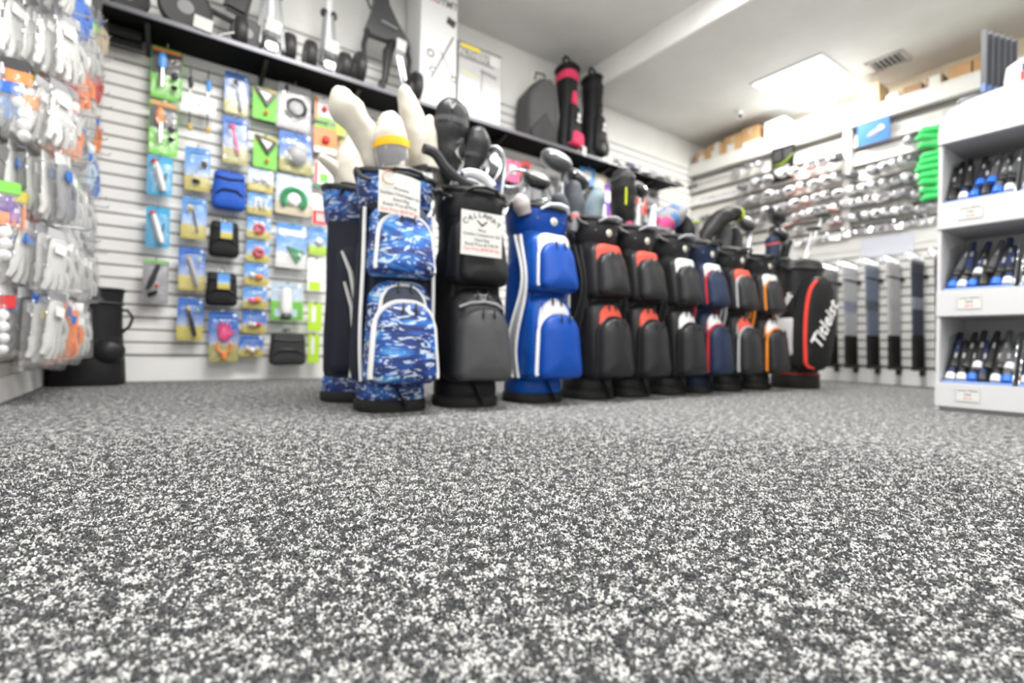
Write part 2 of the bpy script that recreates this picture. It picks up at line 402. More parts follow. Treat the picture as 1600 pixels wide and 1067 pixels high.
# ------------------------------------------------------------------ carpet pile near the camera (real tufts, same colour field as the floor)
def pile():
    import numpy as np
    rng = np.random.default_rng(5)
    P = []
    for (r0, r1, sp) in ((.27, .75, .0034), (.75, 1.25, .0044), (1.25, 1.9, .0060)):
        n = int(2*r1/sp); xs = np.arange(-n//2, n//2+1)*sp
        X, Y = np.meshgrid(np.arange(-.75, 1.95, sp), np.arange(.1, 1.9, sp))
        X = X+rng.uniform(-.4, .4, X.shape)*sp; Y = Y+rng.uniform(-.4, .4, Y.shape)*sp
        R = np.hypot(X, Y); A = np.arctan2(X, Y)
        k = (R >= r0) & (R < r1) & (A > YAW-.93) & (A < YAW+.93) & (X > XC+.04)
        fade = np.clip((1.9-R)/.9, 0, 1); k &= rng.uniform(0, 1, X.shape) < fade**.8+.02
        P.append(np.stack([X[k], Y[k], sp*(.35+.65*fade[k])], 1))
    P = np.concatenate(P); N = len(P); n = 5
    ang = rng.uniform(0, 2*PI, N)[:, None] + np.arange(n)[None]*2*PI/n
    rad = (P[:, 2]*rng.uniform(.50, .78, N))[:, None]
    h = P[:, 2]*rng.uniform(.55, 1.15, N)
    tx = rng.normal(0, .25, (N, 2))*P[:, 2:3]
    V = np.zeros((N, 2*n+1, 3), 'f4')
    V[:, :n, 0] = P[:, :1]+np.cos(ang)*rad; V[:, :n, 1] = P[:, 1:2]+np.sin(ang)*rad; V[:, :n, 2] = .0002
    V[:, n:2*n, 0] = P[:, :1]+tx[:, :1]*.7+np.cos(ang+.3)*rad*.8; V[:, n:2*n, 1] = P[:, 1:2]+tx[:, 1:]*.7+np.sin(ang+.3)*rad*.8; V[:, n:2*n, 2] = h[:, None]*.7
    V[:, 2*n, 0] = P[:, 0]+tx[:, 0]; V[:, 2*n, 1] = P[:, 1]+tx[:, 1]; V[:, 2*n, 2] = h
    F = []; k = np.arange(n); k2 = (k+1) % n
    quads = np.stack([k, k2, k2+n, k+n], 1); tris = np.stack([k+n, k2+n, np.full(n, 2*n)], 1)
    off = (np.arange(N)*(2*n+1))
    Q = (quads[None]+off[:, None, None]).reshape(-1, 4); T = (tris[None]+off[:, None, None]).reshape(-1, 3)
    me = bpy.data.meshes.new('carpet_pile'); me.vertices.add(N*(2*n+1)); me.vertices.foreach_set('co', V.ravel())
    L = np.concatenate([Q.ravel(), T.ravel()]).astype('i4'); me.loops.add(len(L)); me.loops.foreach_set('vertex_index', L)
    st = np.concatenate([np.arange(len(Q))*4, len(Q)*4+np.arange(len(T))*3]).astype('i4')
    me.polygons.add(len(st)); me.polygons.foreach_set('loop_start', st)
    me.polygons.foreach_set('use_smooth', np.ones(len(st), bool)); me.update(calc_edges=True); me.validate()
    me.materials.append(CARPET)
    o = bpy.data.objects.new('carpet_pile', me); C.objects.link(o)
    tag(o, 'speckled grey and off-white looped carpet pile', 'carpet', kind='stuff'); return o
pile()

# ================================================================== GOLF BAGS
def sring(rx, ry, z, yo=0, n=36, e=2.6, tilt=0, xo=0):
    out = []
    for k in range(n):
        a = 2*PI*k/n; c, s = math.cos(a), math.sin(a)
        x = rx*math.copysign(abs(c)**(2/e), c); y = ry*math.copysign(abs(s)**(2/e), s)
        out.append(Vector((x+xo, y+yo, z+tilt*y)))
    return out
def arch(wb, wt, z0, z1, rt, rb=.03, n=7):
    """closed outline, bottom width wb, top width wt, round top corners of radius rt"""
    pts = []
    def arc(cx, cz, r, a0, a1):
        for i in range(n+1):
            a = a0+(a1-a0)*i/n; pts.append((cx+r*math.cos(a), cz+r*math.sin(a)))
    arc(-wb/2+rb, z0+rb, rb, 1.5*PI, PI); arc(-wt/2+rt, z1-rt, rt, PI, PI/2)
    arc(wt/2-rt, z1-rt, rt, PI/2, 0); arc(wb/2-rb, z0+rb, rb, 0, -PI/2)
    return pts
def pillow(g, out, yback, yfront, wrap=1.6, infl=1.0, xf=None, lean=0.0):
    """stuffed pocket: outline in XZ, growing from yback to yfront (towards -Y) with a soft rim"""
    cx = 0; cz = sum(p[1] for p in out)/len(out); zmin = min(p[1] for p in out); zmax = max(p[1] for p in out)
    d = yback-yfront; f = xf or (lambda v: v); rings = []
    for s, t in ((.98, 0), (1.0, .25), (1.0, .6), (.985, .80), (.94, .92), (.84, .99), (.5, 1.03), (.15, 1.04)):
        r = []
        for x, z in out:
            xx = cx+(x-cx)*s; zz = cz+(z-cz)*s
            q = (zz-zmin)/(zmax-zmin)
            y = yback-d*t*(1-lean*q) + wrap*xx*xx
            r.append(f(Vector((xx, y, zz))))
        rings.append(r)
    g.loft(rings, True, True); return g
def seam(out, y, wrap, i0, i1, sc=1.0, xf=None, zmin=None, zmax=None, d=0, lean=0):
    f = xf or (lambda v: v); cz = sum(p[1] for p in out)/len(out); r = []
    zmin = min(p[1] for p in out); zmax = max(p[1] for p in out)
    for x, z in out[i0:i1]:
        xx = x*sc; zz = cz+(z-cz)*sc; q = (zz-zmin)/(zmax-zmin)
        r.append(f(Vector((xx, y+d*lean*q+wrap*xx*xx, zz))))
    return r

def zip_pulls(g, x, z, y, xf=None):
    f = xf or (lambda v: v)
    for dx in (-.024, .024):
        g.tube([f(Vector((x+dx, y-.004, z+.004))), f(Vector((x+dx, y-.010, z-.012))), f(Vector((x+dx*1.1, y-.012, z-.034)))], [.004, .0055, .0045], 6)

def cart_bag(label, x, y, p, rz=0, group=None, style='piped', emblem=True):
    t = thing('golf_cart_bag', label, 'golf bag', (x, y, 0), rz, group)
    g = G(); g.loft([sring(.136, .128, 0), sring(.140, .132, .006), sring(.141, .133, .035), sring(.134, .126, .048)]); build('base', g, RUBBER, t)
    g = G(); g.loft([sring(.131, .124, .046), sring(.134, .127, .06), sring(.134, .127, .098), sring(.128, .121, .112)]); build('base_band', g, p['band'], t)
    g = G()
    g.loft([sring(.124, .118, .108), sring(.130, .124, .14), sring(.132, .126, .3), sring(.127, .121, .44), sring(.126, .120, .52), sring(.130, .122, .66), sring(.128, .120, .76), sring(.132, .122, .815)])
    build('body', g, p['body'], t)
    # cuff with rolled rim
    g = G()
    g.loft([sring(.134, .124, .808, e=2.3), sring(.144, .134, .822, e=2.3), sring(.150, .142, .88, e=2.3, tilt=.06), sring(.153, .146, .925, e=2.3, tilt=.14), sring(.148, .140, .945, e=2.3, tilt=.18),
            sring(.138, .130, .94, e=2.3, tilt=.18), sring(.130, .122, .90, e=2.3, tilt=.1)], True, False)
    build('cuff', g, p['cuff'], t)
    g = G(); ring_ = [v+Vector((0, 0, 0)) for v in sring(.150, .142, .948, e=2.3, tilt=.18)]; g.tube(ring_, .013, 8, closed=True)
    for xx in (-.045, .045): g.tube([(xx, -.12, .922), (xx, 0, .94), (xx, .12, .965)], .009, 6)
    for yy in (-.04, .05): g.tube([(-.135, yy, .94), (.135, yy, .94)], .009, 6)
    g.box(0, 0, .86, .2, .19, .01)
    build('rim', g, BLACK, t)
    # lift handles left, right and front
    g = G()
    for s_ in (-1, 1):
        g.tube([(s_*.140, .03, .905), (s_*.156, .01, .945), (s_*.162, -.04, .94), (s_*.154, -.09, .90), (s_*.125, -.115, .885)], [.008, .011, .012, .010, .008], 8)
    each('handle', g, BLACK, t)
    g = G(); g.tube([(-.085, -.148, .905), (-.05, -.176, .925), (0, -.182, .930), (.05, -.176, .925), (.085, -.148, .905)], [.006, .010, .011, .010, .006], 8, flat=.8)
    build('front_handle', g, p.get('grip', BLACK), t)
    if emblem:
        g = G(); g.ell((0, -.143, .858), .021, .005, .019); build('badge', g, mat('badge_silver', (.78, .78, .76), .35, .4), t)
        g = G(); g.ell((0, -.148, .858), .010, .004, .012); build('badge', g, mat('badge_gold', (.62, .52, .3), .4, .5), t)
        g = G()
        for xx in (-.085, .075): g.ell((xx, -.126, .865), .006, .004, .006)
        each('rivet', g, DCHROME, t)
    # ---- lower pocket: shell, door, hood
    wl = 1.5
    shell = arch(.268, .245, .112, .510, .085)
    g = G(); pillow(g, shell, -.085, -.215, wl, lean=.42); build('lower_pocket', g, p['shell'], t)
    hood = arch(.20, .165, .33, .488, .072, .01)
    g = G(); pillow(g, hood, -.13, -.212, wl, lean=.50); build('hood_panel', g, p['hood'], t)
    door = arch(.246, .222, .122, .420, .095)
    g = G(); pillow(g, door, -.13, -.268, wl, lean=.22); build('door_panel', g, p['door'], t)
    if p.get('pipe'):
        g = G(); r_ = p.get('pr', .0075) if style == 'piped' else .0045
        i0, i1 = 5, len(door)-5
        s1 = seam(door, -.222, wl, i0, i1, 1.02, d=.10, lean=.22); g.tube(s1, [r_*1.3]*4+[r_]*(len(s1)-8)+[r_*1.3]*4, 6)
        build('piping', g, p['pipe'], t)
        g = G(); s2 = seam(hood, -.190, wl, 7, len(hood)-7, 1.02, d=.075, lean=.50); g.tube(s2, r_*.9, 6); build('piping', g, p.get('hpipe', p['pipe']), t)
    g = G(); zip_pulls(g, 0, .412, -.236); zip_pulls(g, 0, .492, -.168); each('zip_pull', g, BLACK, t)
    # ---- upper pocket
    ush = arch(.256, .238, .522, .800, .06)
    g = G(); pillow(g, ush, -.085, -.205, wl, lean=.50); build('upper_pocket', g, p['shell'], t)
    uh = arch(.20, .19, .70, .797, .045, .01)
    g = G(); pillow(g, uh, -.115, -.172, wl, lean=.12); build('hood_panel', g, p['uhood'], t)
    ud = arch(.222, .20, .53, .755, .08)
    g = G(); pillow(g, ud, -.11, -.242, wl, lean=.36); build('door_panel', g, p['udoor'], t)
    if p.get('pipe'):
        g = G(); s1 = seam(ud, -.200, wl, 5, len(ud)-5, 1.02, d=.10, lean=.36); g.tube(s1, r_*.9, 6); build('piping', g, p['pipe'], t)
    g = G(); zip_pulls(g, 0, .752, -.188); each('zip_pull', g, BLACK, t)
    # ---- long side pockets, with curved piping down their front edge
    for s_ in (-1, 1):
        M_ = Matrix.Rotation(s_*1.32, 3, 'Z')
        xf = (lambda M__: (lambda v: M__ @ v))(M_)
        sp = arch(.17, .15, .13, .70, .07)
        g = G(); pillow(g, sp, -.10, -.152, .9, lean=.35, xf=xf); build('side_pocket', g, p['side'], t)
    if p.get('pipe'):
        for s_ in (-1, 1):
            A_, B_ = [], []
            for i in range(17):
                u = i/16; z = .12+.67*u
                sw = p.get('sw', .14); w1 = 1.02+sw*math.sin(u*2*PI*1.05+.4); w2 = w1+.20+sw*.6*math.sin(u*2*PI)
                rr = .158+.012*math.sin(u*PI)
                A_.append(Vector((s_*math.sin(w1)*rr, -math.cos(w1)*rr, z))); B_.append(Vector((s_*math.sin(w2)*rr, -math.cos(w2)*rr, z)))
            g = G(); k_ = .86; g.loft([[a, b, b*k_+Vector((0, 0, b.z*(1-k_))), a*k_+Vector((0, 0, a.z*(1-k_)))] for a, b in zip(A_, B_)]); build('flank_panel', g, p.get('flank', p['side']), t)
            g = G(); g.tube(A_, .0075, 6); build('piping', g, p['pipe'], t)
            if not p.get('one'): g = G(); g.tube(B_, .0065, 6); build('piping', g, p['pipe'], t)
    # base strap
    g = G(); g.tube([(-.02, -.134, .118), (-.008, -.140, .085), (.012, -.143, .05), (.03, -.145, .02)], .012, 6, flat=.3); build('strap', g, BLACK, t)
    return t

def F(n, c, r=.55, **k): return fabric(n, c, r, **k)
NAVY = F('dark_navy_cloth', (.012, .015, .028)); BLU = F('royal_blue_vinyl', (.005, .075, .38), .38, scale=200); BLU2 = F('deep_blue_vinyl', (.003, .055, .32), .4, scale=200)
BLK = F('black_vinyl', (.018, .018, .020), .38, scale=200); BLK2 = F('black_ripstop', (.011, .011, .012), .5)
GRY = F('charcoal_vinyl', (.06, .06, .064), .45, scale=200); CORAL = F('coral_red_cloth', (.72, .10, .07), .6); WHT = F('white_vinyl', (.78, .79, .81), .45, scale=200)
NVY2 = F('navy_vinyl', (.012, .022, .055), .45, scale=200); RED = F('red_piping', (.55, .03, .035), .5); SIL = F('silver_piping', (.42, .43, .45), .4)
ORG = F('orange_piping', (.85, .27, .02), .5); SGR = F('silver_grey_cloth', (.34, .35, .38), .5); SLATE = F('slate_navy_cloth', (.05, .06, .09), .6)

BY = 1.98
camo = dict(body=NAVY, band=CAMO, cuff=CAMO, shell=CAMO, hood=SLATE, door=CAMO, uhood=SLATE, udoor=CAMO, side=NAVY, pipe=WHITEP, sw=.03, one=True, pr=.0105)
front_bag = cart_bag('nearest blue wave-print cart bag, white piping, price sign on its cuff', .765, 1.975, camo, rz=-.10)
back_bag = cart_bag('blue wave-print cart bag with dark navy sides, half hidden behind the nearest bag', .745, 2.36, dict(camo, sw=.05), rz=.9); back_bag.scale = (1.1, 1.1, 1)
for pts_ in (((534, 392), (548, 425), (557, 480), (553, 560)), ((538, 440), (550, 480), (553, 520), (547, 590))):
    o_ = Matrix.Rotation(-.9, 3, 'Z'); Q_ = []
    for a_, b_ in pts_:
        v_ = at_y(a_, b_, 2.168)-Vector((.745, 2.36, 0)); v_ = o_ @ v_; Q_.append(Vector((v_.x/1.1, v_.y/1.1, v_.z)))
    g = G(); g.tube(Q_, [.005, .009, .009, .006], 8); build('piping', g, WHITEP, back_bag)
blackp = dict(body=BLK2, band=BLK2, cuff=BLK, shell=BLK2, hood=GRY, door=GRY, uhood=BLK2, udoor=BLK2, side=BLK2)
b3 = cart_bag('all-black cart bag with charcoal lower pocket and white price sign', 1.115, 1.975, blackp, rz=-.12, emblem=False)
g = G(); g.tube([(-.10, -.168, .425), (-.06, -.188, .442), (0, -.196, .450), (.06, -.188, .442), (.10, -.168, .425)], .006, 6); build('piping', g, SIL, b3)
g = G()
g.tube([(-.035, -.172, .472), (-.02, -.176, .482), (-.006, -.178, .475), (.006, -.178, .475), (.02, -.176, .482), (.035, -.172, .472)], .0035, 6); g.tube([(-.014, -.178, .468), (0, -.180, .458), (.014, -.178, .468)], .0035, 6)
build('chevron_emblem', g, SIL, b3)
blue = dict(body=BLU, band=BLU, cuff=BLU2, shell=BLU, hood=WHT, door=BLU2, uhood=WHT, udoor=BLU2, side=BLU2, pipe=WHT, flank=SGR, grip=WHT)
cart_bag('bright royal blue cart bag with white piping and white pocket hoods', 1.50, BY, blue)
bc = dict(body=BLK, band=BLK, cuff=BLK, shell=BLK, hood=CORAL, door=BLK, uhood=CORAL, udoor=BLK, side=BLK2, pipe=BLK, grip=SGR)
cart_bag('black cart bag with coral red hoods standing right beside the royal blue bag', 1.865, BY, bc, style='thin').scale = (0.93, 1, 1)
cart_bag('black cart bag with coral red hoods, second one after the royal blue bag', 2.16, BY, bc, style='thin').scale = (0.9, 1, 1)
bw = dict(bc, hood=WHT, uhood=WHT)
cart_bag('black cart bag with white hoods and black piping', 2.49, BY, bw, style='thin').scale = (0.88, 1, 1)
nr = dict(body=NVY2, band=NVY2, cuff=NVY2, shell=NVY2, hood=WHT, door=NVY2, uhood=WHT, udoor=NVY2, side=NVY2, pipe=RED, grip=BLACK)
cart_bag('navy cart bag with white hoods and red piping', 2.76, BY, nr).scale = (0.86, 1, 1)
bs = dict(body=BLK, band=BLK, cuff=BLK, shell=BLK, hood=CORAL, door=BLK, uhood=CORAL, udoor=BLK, side=BLK2, pipe=SIL, grip=BLACK)
cart_bag('black cart bag with coral red hoods and silver piping', 3.09, BY, bs).scale = (0.9, 1, 1)
bo = dict(body=BLK, band=BLK, cuff=BLK, shell=BLK, hood=WHT, door=BLK, uhood=WHT, udoor=BLK, side=BLK2, pipe=ORG, grip=BLACK)
cart_bag('black cart bag with white hoods and bright orange piping', 3.43, BY, bo).scale = (0.93, 1, 1)

# ---- tour bag at the far end
def tour_bag():
    t = thing('tour_golf_bag', 'big black tour bag with red stripe and white script at the row far end', 'golf bag', (3.93, 1.90, 0), -.42)
    g = G(); g.loft([sring(.15, .14, 0), sring(.155, .145, .01), sring(.155, .145, .10), sring(.148, .138, .115)]); build('base', g, RUBBER, t)
    g = G(); g.tube(sring(.155, .145, .108), .005, 6, closed=True); build('piping', g, RED, t)
    g = G(); g.loft([sring(.145, .135, .11), sring(.15, .14, .3), sring(.155, .145, .6), sring(.16, .15, .82), sring(.165, .155, .90, tilt=.1), sring(.165, .155, .93, tilt=.15), sring(.14, .13, .97, tilt=.2), sring(.06, .05, .985, tilt=.2)]); build('body', g, BLK, t)
    g = G(); g.tube(sring(.168, .158, .90, tilt=.12), .012, 8, closed=True)
    g.tube([(-.17, 0, .89), (-.2, -.03, .92), (-.2, -.08, .91), (-.15, -.11, .87)], .011, 8); build('rim', g, BLACK, t)
    # big belly pocket
    out = [(-.12, .14), (-.145, .25), (-.15, .42), (-.14, .6), (-.11, .73), (-.05, .80), (.03, .815), (.10, .78), (.145, .68), (.165, .52), (.155, .36), (.12, .22), (.06, .14)]
    out = [(x*.86, z) for x, z in out[::-1]]
    # resample smooth closed outline
    o2 = []
    n = len(out)
    for i in range(n):
        p0, p1, p2, p3 = [Vector(out[(i+k) % n]) for k in (-1, 0, 1, 2)]
        for j in range(3):
            u = j/3; q = .5*((2*p1)+(-p0+p2)*u+(2*p0-5*p1+4*p2-p3)*u*u+(-p0+3*p1-3*p2+p3)*u**3); o2.append((q.x, q.y))
    g = G(); pillow(g, o2, -.08, -.255, .9, lean=-.05); build('belly_pocket', g, BLK2, t)
    cz = sum(p[1] for p in o2)/len(o2)
    pts = sorted([(x, z) for x, z in o2 if x < -.035], key=lambda q: -q[1])
    pts = [Vector((x*.93, -.08-.175*.92+.9*(x*.93)**2-.004, cz+(z-cz)*.93)) for x, z in pts]
    g = G(); g.tube(pts, [.010]+[.015]*(len(pts)-2)+[.008], 8, flat=.7); build('red_stripe', g, F('tour_red_stripe', (.85, .06, .04), .5), t)
    text('lettering', 'Titleist', .128, WHITE, t, (.010, -.272, .46), (PI/2, -1.12, 0), .003, xf=lambda v: Vector((v.x, v.y+.9*v.x*v.x, v.z)), shear=.3, bold=.0015)
    g = G(); pillow(g, arch(.09, .09, .58, .72, .02), -.235, -.258, .9); build('valuables_pocket', g, GRY, t)
    # white apparel panel on the left flank with the tail of the script
    M_ = Matrix.Rotation(-1.25, 3, 'Z'); xf = lambda v: M_ @ v
    g = G(); pillow(g, arch(.16, .16, .24, .52, .02, .02), -.12, -.172, .8, xf=xf); build('side_panel', g, WHT, t)
    g = G(); pillow(g, arch(.15, .15, .525, .72, .03, .02), -.12, -.165, .8, xf=xf); build('side_pocket', g, BLK, t)
    text('lettering', 'Titleist', .075, WHITE, t, (.0, -.172, .60), (PI/2, -1.0, 0), .002, xf=xf, shear=.25, bold=.003)
tour_bag()

# ---- price signs
def sign(label, parent_loc, rz, w_, h_, lines, logo, tiltx=0, curl=0.0):
    t = thing('price_sign', label, 'sign', parent_loc, 0, rot=(tiltx, 0, rz))
    g = G(); n = 12
    fc = lambda v: Vector((v.x, v.y + curl*max(0, v.x/w_+.12)**2, v.z + (.0)*v.x))
    a = [[fc(Vector((-w_/2+w_*i/n, y, -h_/2))) for i in range(n+1)]+[fc(Vector((w_/2-w_*i/n, y, h_/2))) for i in range(n+1)] for y in (.0006, -.0006)]
    R = [[g.b.verts.new(p) for p in r] for r in a]; N = len(R[0])
    for r in (0, 1):
        for i in range(n): g._f([R[r][i], R[r][i+1], R[r][N-2-i], R[r][N-1-i]])
    for i in range(N): g._f([R[0][i], R[0][(i+1) % N], R[1][(i+1) % N], R[1][i]])
    build('card', g, PAPER, t)
    for body, z, sz, m_ in lines:
        text('lettering', body, sz, m_, t, (0, -.0011, z), (PI/2, 0, 0), .0002, xf=fc)
    logo(t, fc)
    return t
def chev(t, fc):
    n = 8; word = 'CALLAWAY'
    for i, ch in enumerate(word):
        a = (i-(n-1)/2)/n
        text('lettering', ch, .026+.006*abs(a)*2, INK, t, (a*.17, -.0011, .070-.16*a*a+.004), (PI/2, a*.9, 0), .0002, xf=fc, bold=.0006)
    g = G()
    g.prism([(-.026, .052), (-.018, .052), (0, .038), (.018, .052), (.026, .052), (.003, .030), (-.003, .030)], -.0012, -.0006); build('chevron_logo', g, INK, t)
lines3 = [('Mens', .014, .017, INK), ('Golden Companion Set', -.004, .0175, INK), ('Stand Bag', -.025, .017, INK), ('Retail Price $1199.99', -.044, .0175, INK), ('Our Price $999.99 Set', -.063, .0175, REDINK)]
p_ = at_y(753, 366, 1.715)
sign('square white price sign with arched black lettering hung on the all-black cart bag', (p_.x, 1.715, p_.z), -.06, .185, .175, lines3, chev, tiltx=.0)
def clogo(t, fc):
    g = G(); pts = [(.026*math.cos(a), -.0012, .055+.024*math.sin(a)) for a in [PI*.25+i*PI*1.5/14 for i in range(15)]]
    pts = [fc(Vector((p[0]-.05, p[1], p[2]))) for p in pts]; g.tube(pts, .0045, 6, flat=.3); build('round_logo', g, mat('logo_orange', (.85, .38, .12), .5), t)
lines1 = [('Womens', .018, .017, INK), ('Golden Champagne Set', -.002, .0175, INK), ('Stand Bag', -.022, .017, INK), ('Retail Price $799.99', -.042, .0175, INK), ('Our Price $699.99 Set', -.062, .0175, REDINK)]
p_ = at_y(623, 304, 1.76)
sign('white price sign with orange ring logo on the nearest blue wave-print bag', (p_.x+.010, 1.755, p_.z), -.02, .176, .150, lines1, clogo, curl=.10)

# ================================================================== LONG BLACK SHELF ON WALL A
SHZ = 2.10
t = thing('wall_shelf', 'long black display shelf running along the white slat wall', 'shelf', (0, 0, 0))
g = G(); g.box((XC+4.62)/2+.002, 3.675, SHZ-.012, 4.62-XC-.004, .31, .022, bevel=.003); build('board', g, mat('shelf_black', (.003, .003, .003), .7, spec=.12), t)
g = G(); g.box((XC+4.62)/2+.002, 3.517, SHZ-.010, 4.62-XC-.004, .012, .030, bevel=.003); build('front_edge', g, mat('shelf_edge_grey', (.16, .16, .18), .35, .3), t)
for x in (-.12, .50, 1.10, 1.72, 2.36, 3.0, 3.62, 4.25):
    g = G(); g.prism([(x-.012, 0), (x+.012, 0), (x+.012, .01), (x-.012, .01)], 0, .01) if False else None
    g.loft([[Vector((x+dx, 3.825, 2.0)), Vector((x+dx, 3.838, 2.0)), Vector((x+dx, 3.838, 2.075)), Vector((x+dx, 3.56, 2.075)), Vector((x+dx, 3.56, 2.06))] for dx in (-.012, .012)])
    build('bracket', g, BLACK, t)
# black storage rail in the corner under the shelf
t = thing('corner_rail', 'black slotted rail under the shelf in the left corner', 'rail', (0, 0, 0))
for k in range(3):
    g = G(); g.box(-.33, 3.80-.05*k, 2.045-.028*(k % 2), .36, .03, .05, bevel=.004); build('bar', g, mat('rail_black', (.005, .005, .006), .6), t)

# ================================================================== HANGING PACKS
WHITEC = mat('card_white', (.85, .85, .84), .5)
def cm(name, c, r=.45, **k): return mat(name, c, r, **k)
CB = dict(blue=(.03, .16, .58), sky=(.10, .34, .78), cyan=(.05, .38, .66), yel=(.62, .52, .10), oliv=(.45, .42, .14), green=(.20, .62, .08), lime=(.50, .75, .05), red=(.65, .04, .04), pink=(.85, .14, .30),
          orange=(.85, .24, .05), black=(.009, .009, .009), white=(.85, .85, .84), grey=(.27, .27, .29), silver=(.45, .45, .47), dgreen=(.03, .25, .10), beige=(.70, .60, .42), navy=(.02, .04, .18), gold=(.6, .42, .10), dgrey=(.04, .04, .045), pale=(.55, .68, .80), violet=(.22, .08, .55), mag=(.72, .05, .22))
def cc(k, r=.4): return mat('tone_'+k, CB[k], r)
_pegs = []
def peg(x, z, y0, y1, what='hanging pack'):
    g = G(); g.tube([(0, 0, 0), (0, y0-y1, 0), (0, y0-y1-.008, .012)], .003, 6); o = build('hook', g, CHROME)
    g2 = G(); g2.box(0, -.003, 0, .03, .005, .02)
    t = thing('peg_hook', 'steel peg hook holding the ' + ' '.join(what.replace(',', '').split()[:10]), 'hook', (x, y1-.001, z), group='peg hooks on the slat wall')
    o.parent = t; build('plate', g2, CHROME, t)
def pack(px0, py0, px1, py1, label, cat='pack', base=('sky', 'sky', 'yel'), items=(), film=True, name='hanging_pack', group=None, hook=True, Y=3.74, tab=True, deep=.02, split=.33):
    a, b = at_y(px0, (py0+py1)/2, Y), at_y(px1, (py0+py1)/2, Y); mx = (px0+px1)/2
    c, d = at_y(mx, py0, Y), at_y(mx, py1, Y); W = (b.x-a.x)*.97; H = (c.z-d.z)*.95
    X, Z = (a.x+b.x)/2, (c.z+d.z)/2
    rz = random.uniform(-.08, .08)
    t = thing(name, label, cat, (X, Y, Z), group=group, rot=(0, random.uniform(-.02, .02), rz))
    kind = base[0]
    g = G()
    ol = arch(W, W, -H/2, H/2, min(W, H)*.10, min(W, H)*.08, 3)
    g.prism(ol, 0, .0025)
    if kind == 'sky': m_ = sky_card('card_%s_%s' % (base[1], base[2]), CB[base[1]], CB[base[2]], split)
    else: m_ = cc(base[1], .5)
    build('card', g, m_, t)
    if tab and kind == 'sky':
        g = G(); g.tube([(-W*.30, -.001, H*.39), (-W*.1, -.001, H*.375), (W*.1, -.001, H*.38), (W*.32, -.001, H*.40)], [H*.012, H*.030, H*.026, H*.012], 6, flat=.1); build('printed_title', g, WHITEC, t)
        g = G(); g.ell((W*.38, -.001, H*.42), W*.07, .001, W*.07); build('printed_badge', g, WHITEC, t)
    for j_, it in enumerate(items):
        sh, u, v, s1, s2, col, ang = it[:7]; nm = it[7] if len(it) > 7 else 'product'
        g = G(); R_ = Ry(ang); o = Vector((u*W, -deep*.6-.004-.0025*j_, v*H))
        mm = {'chrome': CHROME}.get(col) or cc(col, .35)
        if sh == 'bar': g.tube([o + R_ @ Vector((0, 0, -s1*H/2)), o + R_ @ Vector((0, 0, -s1*H/4)), o + R_ @ Vector((0, 0, s1*H/4)), o + R_ @ Vector((0, 0, s1*H/2))], [s2*W*.45, s2*W*.66, s2*W*.55, s2*W*.4], 10, flat=.6)
        elif sh == 'rect': g.box(o.x, o.y+.006, o.z, s1*W, .012, s2*H, R_, bevel=.003)
        elif sh == 'flat': g.box(o.x, -.0012-.0008*j_, o.z, s1*W, .002, s2*H, R_)
        elif sh == 'ball': g.ell(o, s1*W/2, min(deep, s1*W/2), s1*W/2*(s2 or 1), R_)
        elif sh == 'ring': g.tube([o + R_ @ Vector((math.cos(q)*s1*W/2, 0, math.sin(q)*s1*W/2)) for q in [2*PI*i/20 for i in range(20)]], s2*W/2, 8, closed=True)
        elif sh == 'horse': g.tube([o + R_ @ Vector((math.cos(q)*s1*W/2, 0, math.sin(q)*s1*W/2)) for q in [PI*-.25+i*PI*1.5/16 for i in range(17)]], s2*W/2, 8)
        elif sh == 'tri':
            g.prism([(o.x-s1*W/2, o.z+s2*H/2), (o.x+s1*W/2, o.z+s2*H*.3), (o.x+s1*W*.1, o.z-s2*H/2)], -deep-.004*j_, -.004)
        elif sh == 'hand':
            g.ell(o, W*.22, .01, H*.14)
            for k, (du, hh) in enumerate(((-.17, .20), (-.06, .25), (.06, .24), (.17, .19))): g.tube([o+Vector((du*W, 0, .06*H)), o+Vector((du*W*1.15, -.004, hh*H))], [W*.06, W*.045], 8)
            g.tube([o+Vector((.15*W, 0, -.03*H)), o+Vector((.36*W, 0, .07*H))], [W*.06, W*.05], 8)
        build(nm, g, mm, t)
    if film:
        g = G(); ins = arch(W*.92, W*.92, -H*.46, H*.34, W*.12, W*.08, 3); pillow(g, ins, -.001, -deep-.012, 0); build('clear_blister', g, FILM, t)
    g = G(); g.prism([(-W*.08, H*.46), (W*.08, H*.46), (W*.06, H*.53), (-W*.06, H*.53)], 0, .003); build('hang_tab', g, FILM if film else cc('black'), t)
    if hook: peg(X, Z+H*.50, Y-.03, YA-.003, label)
    return t
K = 'cards on the slat wall'
pack(235, 74, 286, 157, 'tall clear clamshell with green base and a blue-handled tool, topmost on the left', 'clamshell', ('flat', 'green'), [('flat', 0, .22, .96, .5, 'dgrey', 0, 'printed_panel'), ('flat', 0, .44, .9, .06, 'orange', 0, 'printed_header'), ('bar', -.15, .22, .3, .24, 'sky', 0, 'handle'), ('bar', -.15, -.12, .38, .16, 'chrome', 0, 'blade'), ('ball', .25, -.05, .26, 1, 'dgrey', 0, 'disc'), ('ball', .25, -.28, .24, .8, 'black', 0, 'disc')], name='clamshell_pack')
pack(232, 157, 279, 245, 'tall clear clamshell with green base and an orange-handled tool, below the blue one', 'clamshell', ('flat', 'green'), [('flat', 0, .2, .96, .42, 'dgrey', 0, 'printed_panel'), ('flat', 0, .45, .9, .06, 'orange', 0, 'printed_header'), ('bar', -.15, .20, .3, .24, 'orange', 0, 'handle'), ('bar', -.12, -.12, .36, .16, 'chrome', 0, 'blade'), ('ball', .25, -.02, .26, 1, 'dgrey', 0, 'disc'), ('ball', .25, -.2, .24, .8, 'black', 0, 'disc')], name='clamshell_pack')
